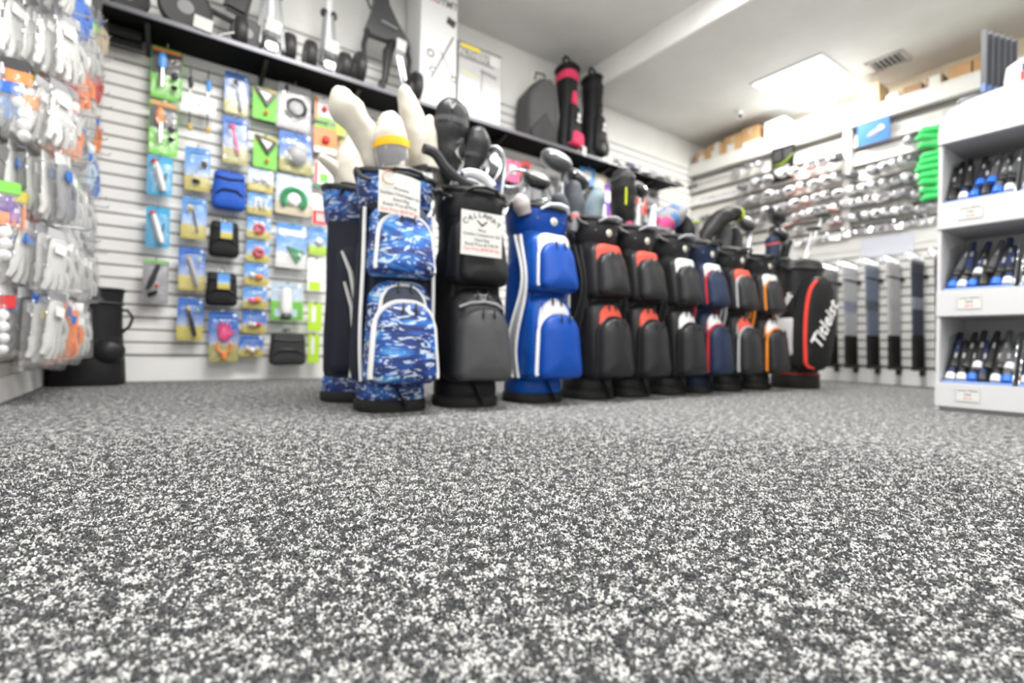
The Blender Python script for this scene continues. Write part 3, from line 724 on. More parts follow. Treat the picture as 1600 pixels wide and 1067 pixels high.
for (b_, w_) in (((229, 242, 270, 307), 'upper'), ((227, 322, 266, 388), 'lower')):
    pack(*b_, '%s cyan blister card with a white brush and red cap' % w_, 'blister pack', ('flat', 'cyan'), [('bar', .0, -.05, .72, .40, 'white', -.25, 'brush'), ('ball', -.22, .33, .25, 1, 'red', 0, 'cap'), ('bar', .18, -.12, .4, .12, 'dgrey', .2, 'clip')])
pack(222, 404, 264, 476, 'grey bagged pack with a black and red tool, lowest in the left column', 'blister pack', ('flat', 'grey'), [('flat', 0, .46, .95, .05, 'green', 0, 'printed_header'), ('bar', -.1, .1, .6, .34, 'dgrey', .3, 'tool'), ('ball', .05, -.1, .18, 1, 'red', 0, 'knob'), ('bar', -.1, -.28, .2, .3, 'black', 1, 'clip')])
def danglers(px, py0, label, col):
    p = at_y(px, py0, 3.72); t = thing('key_clip', label, 'clip', (p.x, 3.72, p.z))
    g = G(); g.tube([(0, 0, 0), (.0, -.004, -.06)], .004, 6); build('cord', g, BLACK, t)
    g = G(); g.tube([(0, 0, -.05), (.004, 0, -.09), (0, 0, -.12)], [.012, .016, .008], 8); build('clip_body', g, cc(col), t)
    g = G(); g.tube([(0, 0, -.12), (.0, 0, -.20)], .003, 6); build('chain', g, CHROME, t)
    g = G(); g.ell((.004, 0, -.36), .016, .012, .022); build('brass_weight', g, cc('gold'), t)
    g = G(); g.tube([(0, 0, -.20), (.0, 0, -.345)], .0035, 6); build('lower_cord', g, BLACK, t)
    g = G(); g.box(.0, -.012, -.215, .088, .002, .105, Ry(.05)); build('price_tag', g, WHITEC, t)
    peg(p.x, p.z, 3.70, YA-.003, label)
danglers(298, 108, 'black key clip on a cord with large white tag, left of the pair', 'dgrey')
danglers(326, 114, 'blue key clip on a cord with large white tag, right of the pair', 'sky')
clubit = [('bar', .0, -.0, .55, .07, 'silver', .5, 'shaft'), ('ball', .28, .12, .3, 1.1, 'dgrey', 0, 'head'), ('ball', -.05, -.30, .34, .7, 'black', 0, 'base')]
pack(288, 229, 329, 300, 'blue and yellow card with a grey pole and two dark knobs', 'blister pack', ('sky', 'sky', 'yel'), clubit)
pack(283, 307, 323, 375, 'blue and yellow card with a thin black-tipped tool on orange clip', 'blister pack', ('sky', 'sky', 'yel'), [('bar', .05, -.05, .6, .12, 'dgrey', -.2, 'tool'), ('ball', -.15, .22, .26, 1, 'gold', 0, 'clip')])
pack(278, 385, 321, 455, 'blue and yellow card with a silver folding tool', 'blister pack', ('sky', 'blue', 'yel'), [('bar', .05, -.08, .66, .28, 'silver', -.25, 'tool'), ('ball', -.12, .22, .2, 1, 'gold', 0, 'clip'), ('ball', .25, .22, .14, 1, 'lime', 0, 'printed_spot')])
pack(276, 464, 318, 533, 'blue and yellow card with a black folding tool, lowest in its column', 'blister pack', ('sky', 'blue', 'yel'), [('bar', .05, -.08, .66, .26, 'dgrey', -.25, 'tool'), ('ball', -.12, .24, .2, 1, 'gold', 0, 'clip'), ('ball', .25, .22, .14, 1, 'lime', 0, 'printed_spot')])
pack(350, 113, 389, 181, 'dark blue card with a black ball and silver spike under the shelf', 'blister pack', ('sky', 'blue', 'oliv'), [('ball', -.08, .22, .34, 1, 'black', 0, 'ball'), ('bar', .1, -.15, .5, .2, 'silver', -.2, 'spike')])
pack(347, 181, 388, 258, 'blue card with a long pink tool', 'blister pack', ('sky', 'blue', 'oliv'), [('bar', -.02, .0, .62, .2, 'pink', -.2, 'tool'), ('ball', -.12, .26, .26, 1, 'pink', 0, 'tool_head')])
pack(326, 484, 373, 567, 'large blue card with a red open-hand tee holder', 'blister pack', ('sky', 'blue', 'oliv'), [('hand', 0, .04, 1, 1, 'mag', 0, 'hand'), ('horse', 0, -.2, .5, .10, 'orange', PI, 'frame'), ('bar', 0, -.38, .14, .16, 'orange', 0, 'stem')])
def pouch(px0, py0, px1, py1, label, m_, tagc=None):
    Y = 3.73; a, b = at_y(px0, (py0+py1)/2, Y), at_y(px1, (py0+py1)/2, Y); mx = (px0+px1)/2; c, d = at_y(mx, py0, Y), at_y(mx, py1, Y)
    W, H = b.x-a.x, c.z-d.z; t = thing('cloth_pouch', label, 'pouch', ((a.x+b.x)/2, Y, (c.z+d.z)/2), random.uniform(-.06, .06))
    g = G(); pillow(g, arch(W*1.0, W*.92, -H/2, H*.5, H*.12, H*.14), .03, -.05, .3); build('bag', g, m_, t)
    g = G(); g.tube([(-W*.42, -.052, H*.30), (0, -.058, H*.26), (W*.42, -.052, H*.30)], .006, 6); build('zip', g, BLACK, t)
    g = G(); g.tube([(-W*.4, -.05, -H*.15), (-.2*W, -.062, -H*.02), (.2*W, -.062, -H*.02), (W*.4, -.05, -H*.15)], .006, 6); build('pocket_seam', g, BLACK, t)
    g = G(); g.tube([(-.012, 0, H*.48), (-.01, 0, H*.62), (.01, 0, H*.62), (.012, 0, H*.48)], .004, 6); build('loop', g, BLACK, t)
    if tagc:
        g = G(); g.box(W*.05, -.066, H*.22, W*.38, .002, H*.46); build('tag', g, sky_card('card_sky_yel', CB['sky'], CB['yel']), t)
    peg((a.x+b.x)/2, (c.z+d.z)/2+H*.61, 3.70, YA-.003, label)
pouch(331, 270, 384, 328, 'royal blue zipped cloth pouch hanging on the slat wall', F('pouch_blue', (.02, .10, .50), .5))
pouch(326, 347, 374, 402, 'black zipped cloth pouch with blue tag, upper of the two', F('pouch_black', (.015, .015, .016), .6), True)
pouch(321, 426, 371, 478, 'black zipped cloth pouch with blue tag, lower of the two', F('pouch_black', (.015, .015, .016), .6), True)
for b_, w_ in (((394, 136, 433, 189), 'upper'), ((395, 211, 434, 264), 'lower')):
    pack(*b_, '%s bright green card with a black triangular frame' % w_, 'blister pack', ('flat', 'green'), [('flat', 0, .38, .9, .2, 'gold', 0, 'printed_header'), ('tri', 0, .18, .9, .55, 'black', 0, 'frame'), ('tri', 0, .2, .5, .28, 'white', 0, 'window'), ('ball', .05, -.28, .18, 1, 'orange', 0, 'printed_spot')], film=False)
small = [((387, 264, 428, 300), 'small blue and white card of white markers, top of the small stack', 'pale', [('ball', -.2, 0, .26, 1, 'white', 0, 'marker'), ('ball', .1, .05, .26, 1, 'white', 0, 'marker'), ('ball', .3, -.1, .22, 1, 'white', 0, 'marker')]),
         ((386, 302, 426, 336), 'small blue and white card of white tees, second of the small stack', 'sky', [('bar', -.2, 0, .5, .16, 'white', .2, 'tee'), ('bar', .0, 0, .5, .16, 'white', -.1, 'tee'), ('bar', .2, 0, .5, .16, 'white', .1, 'tee')]),
         ((385, 339, 424, 373), 'small blue card with red ring, upper of two', 'sky', [('ring', 0, -.05, .34, .16, 'red', 0, 'ring')]),
         ((384, 376, 422, 410), 'small blue card with red ring, lower of two', 'sky', [('ring', 0, -.05, .34, .16, 'red', 0, 'ring')]),
         ((381, 411, 420, 446), 'small blue card with one orange disc', 'sky', [('ball', .1, -.12, .34, .8, 'orange', 0, 'disc'), ('ball', -.2, -.05, .24, 1, 'white', 0, 'disc')]),
         ((379, 448, 418, 482), 'small blue card with orange and pink discs', 'sky', [('ball', .1, -.1, .36, .8, 'orange', 0, 'disc'), ('ball', -.14, -.15, .3, .8, 'pink', 0, 'disc')]),
         ((378, 486, 416, 521), 'small blue card with two white and tan balls and a red one', 'blue', [('ball', -.18, -.1, .24, 1, 'beige', 0, 'ball'), ('ball', .18, -.1, .24, 1, 'red', 0, 'ball'), ('ball', .0, -.1, .2, 1, 'white', 0, 'ball')]),
         ((374, 524, 412, 558), 'small blue card with beige and white balls, lowest of the small stack', 'blue', [('ball', -.18, -.1, .24, 1, 'beige', 0, 'ball'), ('ball', .02, -.18, .26, 1, 'white', 0, 'ball'), ('ball', .2, -.1, .2, 1, 'beige', 0, 'ball')])]
for b_, lb, c_, it in small: pack(*b_, lb, 'blister pack', ('sky', c_, 'yel'), it, name='small_pack')
pack(431, 131, 487, 206, 'large grey card with a black and silver round lens ring', 'blister pack', ('flat', 'grey'), [('flat', 0, 0, .94, .94, 'silver', 0, 'printed_panel'), ('ring', .05, -.02, .5, .16, 'black', 0, 'ring'), ('ball', .05, -.04, .42, 1, 'silver', 0, 'lens'), ('bar', -.25, .32, .2, .08, 'black', 0, 'pin')])
pack(435, 206, 489, 272, 'large blue card with a clear dome full of balls', 'blister pack', ('sky', 'blue', 'oliv'), [('ball', .0, -.08, .62, 1, 'silver', 0, 'dome'), ('ball', .08, .12, .3, .8, 'white', 0, 'highlight_ball'), ('ball', -.2, -.15, .2, 1, 'white', 0, 'ball')], deep=.05)
pack(430, 273, 487, 338, 'large pale blue card with a green horseshoe putting cup', 'blister pack', ('sky', 'pale', 'beige'), [('horse', 0, -.12, .58, .22, 'dgreen', 0, 'cup'), ('ball', 0, -.1, .4, 1, 'white', 0, 'disc'), ('flat', 0, .36, .8, .12, 'white', 0, 'printed_header')])
pack(431, 348, 480, 421, 'pale blue card with a dark green wedge', 'blister pack', ('sky', 'sky', 'white'), [('tri', .12, -.20, .6, .36, 'dgreen', 0, 'wedge'), ('flat', 0, .3, .9, .14, 'white', 0, 'printed_header'), ('ball', .25, -.2, .14, 1, 'white', 0, 'ball')])
pack(423, 440, 474, 502, 'pale green card with white shoe-shaped brush', 'blister pack', ('sky', 'pale', 'green'), [('bar', -.05, .0, .7, .3, 'white', .0, 'brush'), ('flat', -.05, -.3, .7, .2, 'pale', 0, 'printed_panel'), ('bar', -.05, -.38, .14, .3, 'dgrey', 0, 'base')], split=.5)
pouch(421, 520, 477, 570, 'black mesh bag with white and blue header card near the floor', F('mesh_black', (.04, .04, .042), .7))
pk = [((491, 152, 521, 191), 'white and red box on orange hanger at top of right column', 'white', [('ball', 0, 0, .3, 1, 'red', 0, 'printed_spot'), ('flat', 0, -.4, .96, .16, 'green', 0, 'printed_strip'), ('flat', -.4, 0, .14, .9, 'orange', 0, 'printed_edge')]),
      ((490, 194, 527, 241), 'orange and white pack with green top edge', 'orange', [('ball', 0, -.05, .34, 1, 'red', 0, 'printed_spot'), ('flat', 0, .44, .96, .1, 'green', 0, 'printed_strip'), ('flat', 0, -.4, .96, .2, 'white', 0, 'printed_panel')]),
      ((490, 252, 522, 296), 'white pack with red edge and green square', 'white', [('flat', 0, -.1, .4, .3, 'green', 0, 'printed_spot'), ('flat', -.4, .0, .12, .9, 'red', 0, 'printed_edge'), ('flat', 0, -.42, .96, .12, 'dgreen', 0, 'printed_strip')]),
      ((487, 302, 516, 353), 'white pack with a red lower half and three white bars', 'white', [('flat', 0, -.26, .92, .44, 'red', 0, 'printed_panel'), ('flat', -.18, -.26, .1, .26, 'white', 0, 'printed_bar'), ('flat', 0, -.26, .1, .26, 'white', 0, 'printed_bar'), ('flat', .18, -.26, .1, .26, 'white', 0, 'printed_bar')]),
      ((480, 402, 509, 457), 'white pack with a lime green foot', 'white', [('flat', -.1, -.34, .6, .26, 'lime', 0, 'printed_panel')])]
for b_, lb, c_, it in pk: pack(*b_, lb, 'pack', ('flat', c_), it, film=False, name='box_pack')
pack(482, 355, 513, 400, 'pale blue and lime card in the right column', 'blister pack', ('sky', 'sky', 'lime'), [('ball', 0, .0, .4, 1, 'white', 0, 'ball')])
for b_, w_ in (((481, 472, 503, 518), 'upper'), ((481, 521, 499, 568), 'lower')):
    pack(*b_, '%s neon yellow-green pack beside the rear blue bag' % w_, 'pack', ('flat', 'lime'), [('flat', -.1, .1, .3, .6, 'white', 0, 'printed_panel')], film=False, name='box_pack')
pack(524, 178, 560, 215, 'lime green pack partly behind the curved white head cover', 'pack', ('flat', 'lime'), [('flat', .0, .1, .5, .4, 'white', 0, 'printed_panel')], film=False, name='box_pack')
pack(530, 220, 562, 262, 'olive and white pack behind the white head covers', 'pack', ('flat', 'oliv'), [('flat', .0, .1, .5, .4, 'white', 0, 'printed_panel')], film=False, name='box_pack')

# goods hanging behind the bag row, under the shelf
def boxpack(px0, py0, px1, py1, label, c1, c2, Y=3.70):
    pack(px0, py0, px1, py1, label, 'pack', ('flat', c1), [('flat', 0, .1, .5, .4, c2, 0, 'printed_panel')], film=False, name='box_pack', Y=Y)
boxpack(790, 250, 812, 285, 'pink pack behind the silver cart loop', 'pink', 'white')
boxpack(814, 252, 830, 280, 'red pack between the pink pack and the dark driver head', 'red', 'dgrey')
boxpack(765, 238, 790, 275, 'dark grey pack under the shelf behind the irons', 'dgrey', 'silver')
boxpack(905, 262, 930, 290, 'light blue pack under the shelf right of the tall driver head', 'sky', 'white')
boxpack(928, 272, 948, 302, 'cream pack under the shelf beside the light blue one', 'beige', 'white')
boxpack(941, 288, 958, 335, 'tall purple pack with white spot left of the black cover', 'violet', 'white')
boxpack(995, 300, 1010, 335, 'red and white pack right of the black cover', 'red', 'white')
boxpack(1008, 296, 1030, 318, 'grey pack under the shelf near its right end', 'grey', 'dgrey')
boxpack(1060, 330, 1072, 355, 'magenta pack beside the striped head cover', 'mag', 'pink')
boxpack(668, 205, 690, 250, 'grey pack under the shelf behind the tall black cover', 'dgrey', 'grey')
boxpack(700, 210, 722, 250, 'charcoal pack hanging under the shelf behind the black bag', 'dgrey', 'black')
boxpack(738, 222, 760, 262, 'smoke grey pack with pale panel behind the round black cover', 'dgrey', 'silver')

TN = ['dgrey', 'black', 'grey', 'navy', 'dgrey', 'mag', 'black', 'grey', 'dgrey', 'navy', 'black', 'red', 'dgrey', 'grey', 'black', 'dgrey']
NMC = dict(dgrey='charcoal', black='black', grey='grey', navy='navy', mag='magenta', red='red')
for k_ in range(16):
    px_ = 690+21*k_; py_ = 214+.335*(px_-690)+6
    if k_ in (10, 11): continue
    boxpack(px_, py_, px_+15, py_+24, '%s pack, upper row behind the bags, %s from left' % (NMC[TN[k_]], ORD[k_]), TN[k_], random.choice(['silver', 'grey', 'dgrey', 'dgrey']), Y=3.765)
for k_ in range(13):
    px_ = 770+21*k_; py_ = 262+.28*(px_-770)
    c_ = TN[(k_*5+3) % 16]
    boxpack(px_, py_, px_+19, py_+36, '%s pack, lower row behind the bags, %s from left' % (NMC[c_], ORD[k_]), c_, random.choice(['silver', 'grey', 'dgrey', 'dgrey']), Y=3.765)

# ================================================================== ON THE SHELF
TYRE = mat('tyre_rubber', (.03, .03, .03), .45); HUB = mat('hub_grey', (.25, .25, .26), .4)
TUBE = mat('frame_silver', (.62, .64, .66), .25, .8)
def wheel(parent, c, r, wdt, ax='x', name='wheel'):
    R_ = Ry(PI/2) if ax == 'x' else Rx(PI/2)
    g = G(); h = wdt/2; g.lathe([(r*.72, -h*.9), (r*.9, -h), (r, -h*.6), (r*1.01, 0), (r, h*.6), (r*.9, h), (r*.72, h*.9)], 28, c, R_); o = build(name, g, TYRE, parent)
    g = G(); g.lathe([(.004, -h*.95), (r*.3, -h*.95), (r*.32, -h*.6), (r*.68, -h*.5), (r*.71, -h*.9), (r*.71, h*.9), (r*.68, h*.5), (r*.32, h*.6), (r*.3, h*.95), (.004, h*.95)], 20, c, R_); build('hub', g, HUB, o)
    g = G()
    for k in range(5):
        a = 2*PI*k/5; p = Vector(c)+R_ @ Vector((math.cos(a)*r*.5, math.sin(a)*r*.5, -h*.62)); g.ell(p, r*.09, r*.09, r*.09, n=8, h=5)
    build('spoke_holes', g, CHROME, o); return o
def ptag(parent, c, w_, h_, rot=None, name='price_tag'):
    g = G(); g.box(*c, w_, .003, h_, rot or Ry(.1), bevel=.001); build(name, g, PAPER, parent)
# cart A: dark flat-folded cart near the corner
p = at_y(235, 20, 3.62)
t = thing('golf_push_cart', 'black folded push cart with big spoked wheels, leftmost on the shelf', 'golf cart', (p.x, 3.62, SHZ))
wheel(t, (.17, -.03, .14), .14, .05, 'y'); wheel(t, (.50, -.04, .10), .10, .05, 'y'); wheel(t, (-.10, -.03, .10), .10, .05, 'y')
g = G(); g.tube([(-.15, -.02, .12), (.2, -.03, .2), (.5, -.03, .14)], .018, 8); g.tube([(.2, -.03, .22), (.42, -.02, .5), (.5, -.02, .8)], .02, 8); build('frame', g, DARK, t)
g = G(); g.tube([(.34, -.08, .0+.02), (.42, -.09, .06)], .01, 8); build('foot', g, CHROME, t)
g = G(); g.box(.45, -.03, .33, .14, .06, .24, Ry(.2), bevel=.02); build('body', g, BLACK, t)
q = at_y(317, 41, 3.53); ptag(t, (q.x-p.x, 3.50-3.62, q.z-SHZ), .095, .075)
# cart B: silver three-wheeler
def cartB(px, label, spread):
    p = at_y(px, 70, 3.60); t = thing('golf_push_cart', label, 'golf cart', (p.x, 3.60, SHZ))
    g = G(); g.tube([(0, 0, .11), (.0, 0, .45), (.01, 0, .85)], [.026, .026, .022], 10); build('mast', g, mat('mast_white', (.78, .79, .80), .25), t)
    for s_ in (-1, 1):
        g = G(); g.tube([(s_*spread, -.03, .06), (s_*spread*.55, -.01, .42)], .010, 8); g.tube([(s_*spread*.8, -.05, .06), (s_*spread*.4, -.03, .42)], .008, 8); build('strut', g, TUBE, t)
        g = G(); g.ell((s_*spread*.55, -.01, .43), .026, .024, .032); build('joint', g, BLACK, t)
    g = G(); g.box(0, -.035, .08, .10, .05, .09, bevel=.02, taper=1.2); build('bracket', g, BLACK, t)
    g = G(); g.box(0, -.065, .055, .07, .02, .05, bevel=.008); build('clamp', g, TUBE, t)
    g = G(); g.box(.03, .0, .86, .07, .05, .18, bevel=.015); build('console', g, GRY, t)
    for dx in (-.17, .115) if spread > .07 else (-.115, .115):
        wheel(t, (dx, .01, .105), .105, .065, 'x')
    ptag(t, (.005, -.10, .17), .09, .085)
    return t
cartB(422, 'silver three-wheeled push cart with wide struts and white tag on the shelf', .085)
cartB(512, 'silver three-wheeled push cart with narrow parallel struts and white tag', .055)
# cart C: black cart with wide moulded body
p = at_y(600, 130, 3.58); t = thing('golf_push_cart', 'black push cart with wide moulded fork and grey wheels beside the tall box', 'golf cart', (p.x, 3.60, SHZ))
GM = mat('graphite_paint', (.055, .057, .06), .3)
g = G(); g.loft([[Vector((x*w_, y_*d_, z)) + Vector((sx, 0, 0)) for x, y_ in ((-1, -1), (1, -1), (1, 1), (-1, 1))] for z, w_, d_, sx in ((.40, .17, .03, .03), (.44, .165, .035, .02), (.55, .10, .04, -.01), (.66, .055, .035, -.03), (.80, .045, .03, -.04), (1.0, .04, .025, -.045))]); build('body', g, GM, t)
g = G(); g.tube([(-.04, -.045, .51), (.08, -.045, .49)], .014, 8, flat=.5); build('name_plate', g, mat('plate_silver', (.6, .62, .64), .3, .4), t)
for s_, x0 in ((-1, -.13), (1, .16)):
    g = G(); g.tube([(x0, -.02, .42), (x0+s_*.03, -.03, .3), (x0+s_*.02, -.03, .14)], [.02, .018, .015], 8); build('fork_arm', g, BLACK, t)
g = G(); g.tube([(.06, -.03, .40), (.02, -.03, .30), (.0, -.03, .08)], [.03, .04, .02], 8); build('stem', g, BLACK, t)
g = G(); g.tube([(.09, -.04, .30), (.13, -.04, .12), (.15, -.04, .1)], .010, 8); g.tube([(.12, -.04, .30), (.16, -.04, .14)], .010, 8); build('strut', g, TUBE, t)
wheel(t, (-.19, -.02, .115), .115, .06, 'x'); wheel(t, (.24, -.02, .115), .115, .06, 'x'); wheel(t, (-.02, -.03, .045), .045, .03, 'x')
g = G(); g.tube([(-.16, .02, .75), (-.11, 0, .60), (-.04, 0, .64)], .008, 8); build('brake_cable', g, BLACK, t)
ptag(t, (.10, -.09, .36), .075, .085)
# tall white carton with printed trolley
def onY(px, py, Y): return at_y(px, py, Y)
a_, b_ = at_y(656, 60, 3.535), at_y(713, 60, 3.535); W = b_.x-a_.x
t = thing('carton', 'tall white carton printed with a golf trolley, next to the black push cart', 'box', ((a_.x+b_.x)/2+.006, 3.535, SHZ))
g = G(); g.box(0, .14, .47, W, .28, .93, bevel=.003); build('box', g, mat('carton_white', (.82, .82, .82), .35), t)
text('lettering', 'UTMT', .075, mat('print_grey', (.2, .2, .2), .5), t, (.055, -.0015, .83), (PI/2, 0, 0), bold=.002)
text('lettering', 'UR', .075, REDINK, t, (-.10, -.0015, .83), (PI/2, 0, 0), bold=.002)
g = G(); PG = mat('print_dark', (.06, .06, .06), .5)
g.box(.10, -.001, .70, .075, .001, .06, Ry(.3)); g.box(.03, -.001, .40, .012, .001, .42, Ry(.45)); g.box(.07, -.001, .36, .008, .001, .22, Ry(-.6)); build('printed_trolley', g, PG, t)
g = G(); 
for x, z, r in ((-.07, .40, .035), (-.05, .28, .03), (.13, .26, .03)): g.lathe([(r*.5, 0), (r, 0), (r, .001), (r*.5, .001)], 16, (x, -.0012, z), Rx(PI/2), c0=False, c1=False)
each('printed_wheel', g, cc('grey'), t)
g = G(); g.box(-.11, -.001, .24, .05, .001, .09); build('printed_panel', g, cc('pale'), t)
g = G(); g.box(-.15, -.001, .05, .03, .001, .06); build('printed_mark', g, cc('orange'), t)
# grey poster carton
a_, b_ = at_y(713, 130, 3.56), at_y(782, 130, 3.56); W = b_.x-a_.x; top = at_y(748, 74, 3.56).z-SHZ
t = thing('carton', 'grey and white framed carton with a yellow strip beside the tall white carton', 'box', ((a_.x+b_.x)/2+.005, 3.56, SHZ))
g = G(); g.box(0, .12, top/2, W, .24, top, bevel=.004); build('box', g, mat('carton_grey', (.17, .17, .17), .5), t)
pm = mat('carton_print', rough=.4); n_, l_, b__ = nodes(pm); tc = n_.new('ShaderNodeTexCoord'); sp = n_.new('ShaderNodeSeparateXYZ'); l_.new(tc.outputs['Generated'], sp.inputs[0]); r = ramp(n_, [(0, (.85, .85, .85)), (.4, (.8, .8, .8)), (.62, (.5, .49, .49)), (.8, (.52, .5, .5))]); l_.new(sp.outputs['Z'], r.inputs[0]); l_.new(r.outputs[0], b__.inputs['Base Color'])
g = G(); g.box(.003, -.001, top*.49, W-.016, .002, top*.95); build('print_panel', g, pm, t)
g = G(); g.box(-.03, -.003, top*.85, W*.78, .002, top*.14); build('print_band', g, mat('band_grey', (.25, .25, .25), .5), t)
g = G(); g.box(-W*.22, -.005, top*.945, W*.42, .002, top*.05); build('print_strip', g, mat('print_yellow', (.85, .68, .05), .5), t)
text('lettering', 'ALTHERM', W*.17, PAPER, t, (-W*.12, -.0055, top*.855), (PI/2, 0, 0), bold=.001)
g = G(); g.box(W*.33, -.006, top*.88, W*.24, .002, top*.14); build('white_square', g, PAPER, t)
g = G(); g.box(W*.2, -.003, top*.68, W*.38, .002, top*.05, Ry(.12)); g.box(W*.04, -.003, top*.5, .012, .002, top*.36, Ry(.06)); build('printed_trolley', g, cc('grey'), t)
g = G(); g.box(-W*.25, -.003, top*.60, W*.36, .002, top*.02, Ry(.12)); build('print_strip', g, mat('print_lime', (.6, .68, .25), .5), t)
# grey travel bag
a_, b_ = at_y(826, 190, 3.62), at_y(872, 190, 3.62); W = b_.x-a_.x
t = thing('travel_bag', 'boxy charcoal grey travel bag standing on the shelf behind the pink stand bag', 'bag', ((a_.x+b_.x)/2-.02, 3.66, SHZ), .0)
g = G(); ol = [(-W*.5, 0), (-W*.52, .3), (-W*.46, .44), (-W*.1, .60), (W*.22, .62), (W*.42, .55), (W*.5, .3), (W*.48, 0)]; pillow(g, ol[::-1], .13, -.10, .2); build('body', g, fabric('travel_grey', (.10, .10, .10), .8), t)
g = G(); ol2 = [(-W*.47, .01), (-W*.48, .10), (-W*.05, .27), (W*.3, .15), (W*.4, .02)]; pillow(g, ol2[::-1], -.08, -.125, .2); build('pocket', g, fabric('travel_dark', (.06, .06, .06), .8), t)
g = G(); g.tube([(W*.40, -.06, .05), (W*.44, -.07, .3), (W*.36, -.06, .55)], .02, 8); build('piping', g, SGR, t)
g = G(); g.tube([(-.06, 0, .6), (-.05, 0, .67), (.05, 0, .68), (.06, 0, .61)], .008, 6); build('handle', g, BLACK, t)
# slim stand bags
def stand_bag(px, pybase, pytop, label, accent, rz):
    p = at_y(px, pybase, 3.60); top = at_y(px, pytop, 3.60).z-SHZ; h = top*.83
    t = thing('stand_bag', label, 'golf bag', (p.x, 3.62, SHZ), rz)
    g = G(); g.loft([sring(.095, .085, 0), sring(.10, .09, .02), sring(.095, .085, .2), sring(.085, .075, h*.6), sring(.085, .08, h*.9), sring(.088, .084, h, tilt=-.3)]); build('body', g, BLK2, t)
    g = G(); g.tube(sring(.09, .085, h, tilt=-.3), .014, 8, closed=True); build('rim', g, BLACK, t)
    g = G(); g.tube([(-.055, -.01, h+.01), (-.055, 0, h+.08), (-.02, .01, h+.135), (.03, .01, h+.135), (.062, 0, h+.08), (.065, -.01, h+.01)], .012, 8); build('handle', g, BLACK, t)
    g = G(); g.loft([sring(.091, .083, h*.84, tilt=-.2), sring(.093, .087, h*.93, tilt=-.3)], False, False); build('cuff_band', g, accent, t)
    g = G(); pillow(g, arch(.16, .12, .05, h*.55, .05), -.05, -.135, 1.2, lean=.3); build('pocket', g, BLK, t)
    g = G(); pillow(g, arch(.14, .13, .03, .16, .03), -.08, -.150, 1.2); build('ball_pocket', g, accent, t)
    g = G(); pillow(g, arch(.06, .05, h*.55, h*.72, .02), -.06, -.095, .8); build('valuables_pocket', g, accent, t)
    g = G(); g.ell((.0, -.132, h*.40), .018, .006, .03); g.ell((.0, -.131, h*.34), .03, .006, .014); build('emblem', g, WHITE, t)
    for s_ in (-1, 1):
        g = G(); g.tube([(s_*.06, .07, h*.8), (s_*.07, .10, .1)], .007, 6); build('stand_leg', g, TUBE, t)
    t.scale = (1.22, 1.1, 1)
    g = G(); g.box(.0, -.19, -.03, .055, .004, .085, Ry(.1), bevel=.002); g.tube([(0, -.15, .03), (0, -.185, .01)], .003, 5); build('white_tag', g, PAPER, t)
    return t
PK = F('pink_cloth', (.72, .05, .13), .6)
stand_bag(886, 234, 82, 'tall slim black stand bag with pink cuff and pockets on the shelf', PK, .25)
stand_bag(926, 243, 100, 'slim all-black stand bag at the right of the pink one', BLK, .25)
# small goods along the right end of the shelf
def cap(px, py, label, m_, r=.075):
    p = at_y(px, py, 3.60); t = thing('cap', label, 'cap', (p.x, 3.60, SHZ+.001), random.uniform(-1, 0))
    g = G(); prof = [(r*1.0, 0), (r*1.0, r*.35), (r*.85, r*.75), (r*.5, r*1.02), (.004, r*1.08)]; g.lathe(prof, 20); build('crown', g, m_, t)
    g = G(); g.loft([[Vector((r*math.sin(a)*k, -r*math.cos(a)*k-(k-1)*r*.4*math.cos(a), .006-(k-1)*.012)) for a in [-1.2+2.4*i/10 for i in range(11)]] + [Vector((r*math.sin(a)*k, -r*math.cos(a)*k-(k-1)*r*.4*math.cos(a), .001-(k-1)*.012)) for a in [1.2-2.4*i/10 for i in range(11)]] for k in (.95, 1.5)]); build('brim', g, m_, t)
    g = G(); g.ell((0, 0, r*1.09), r*.1, r*.1, r*.06); build('button', g, m_, t)
cap(982, 258, 'slate blue cap on the shelf right of the stand bags', F('cap_slate', (.12, .13, .22)))
cap(1002, 266, 'white cap on the shelf beside the slate blue cap', F('cap_white', (.75, .75, .76)))
cap(1022, 272, 'pale grey cap on the shelf, third cap from the stand bags', F('cap_grey', (.45, .45, .48)))
cap(960, 252, 'black cap on the shelf closest to the stand bags', F('cap_black', (.03, .03, .03)), .06)
cap(1040, 280, 'dark grey cap near the right end of the shelf', F('cap_dark', (.08, .08, .085)), .06)
cap(1056, 287, 'charcoal cap at the very end of the shelf', F('cap_char', (.05, .05, .055)), .055)

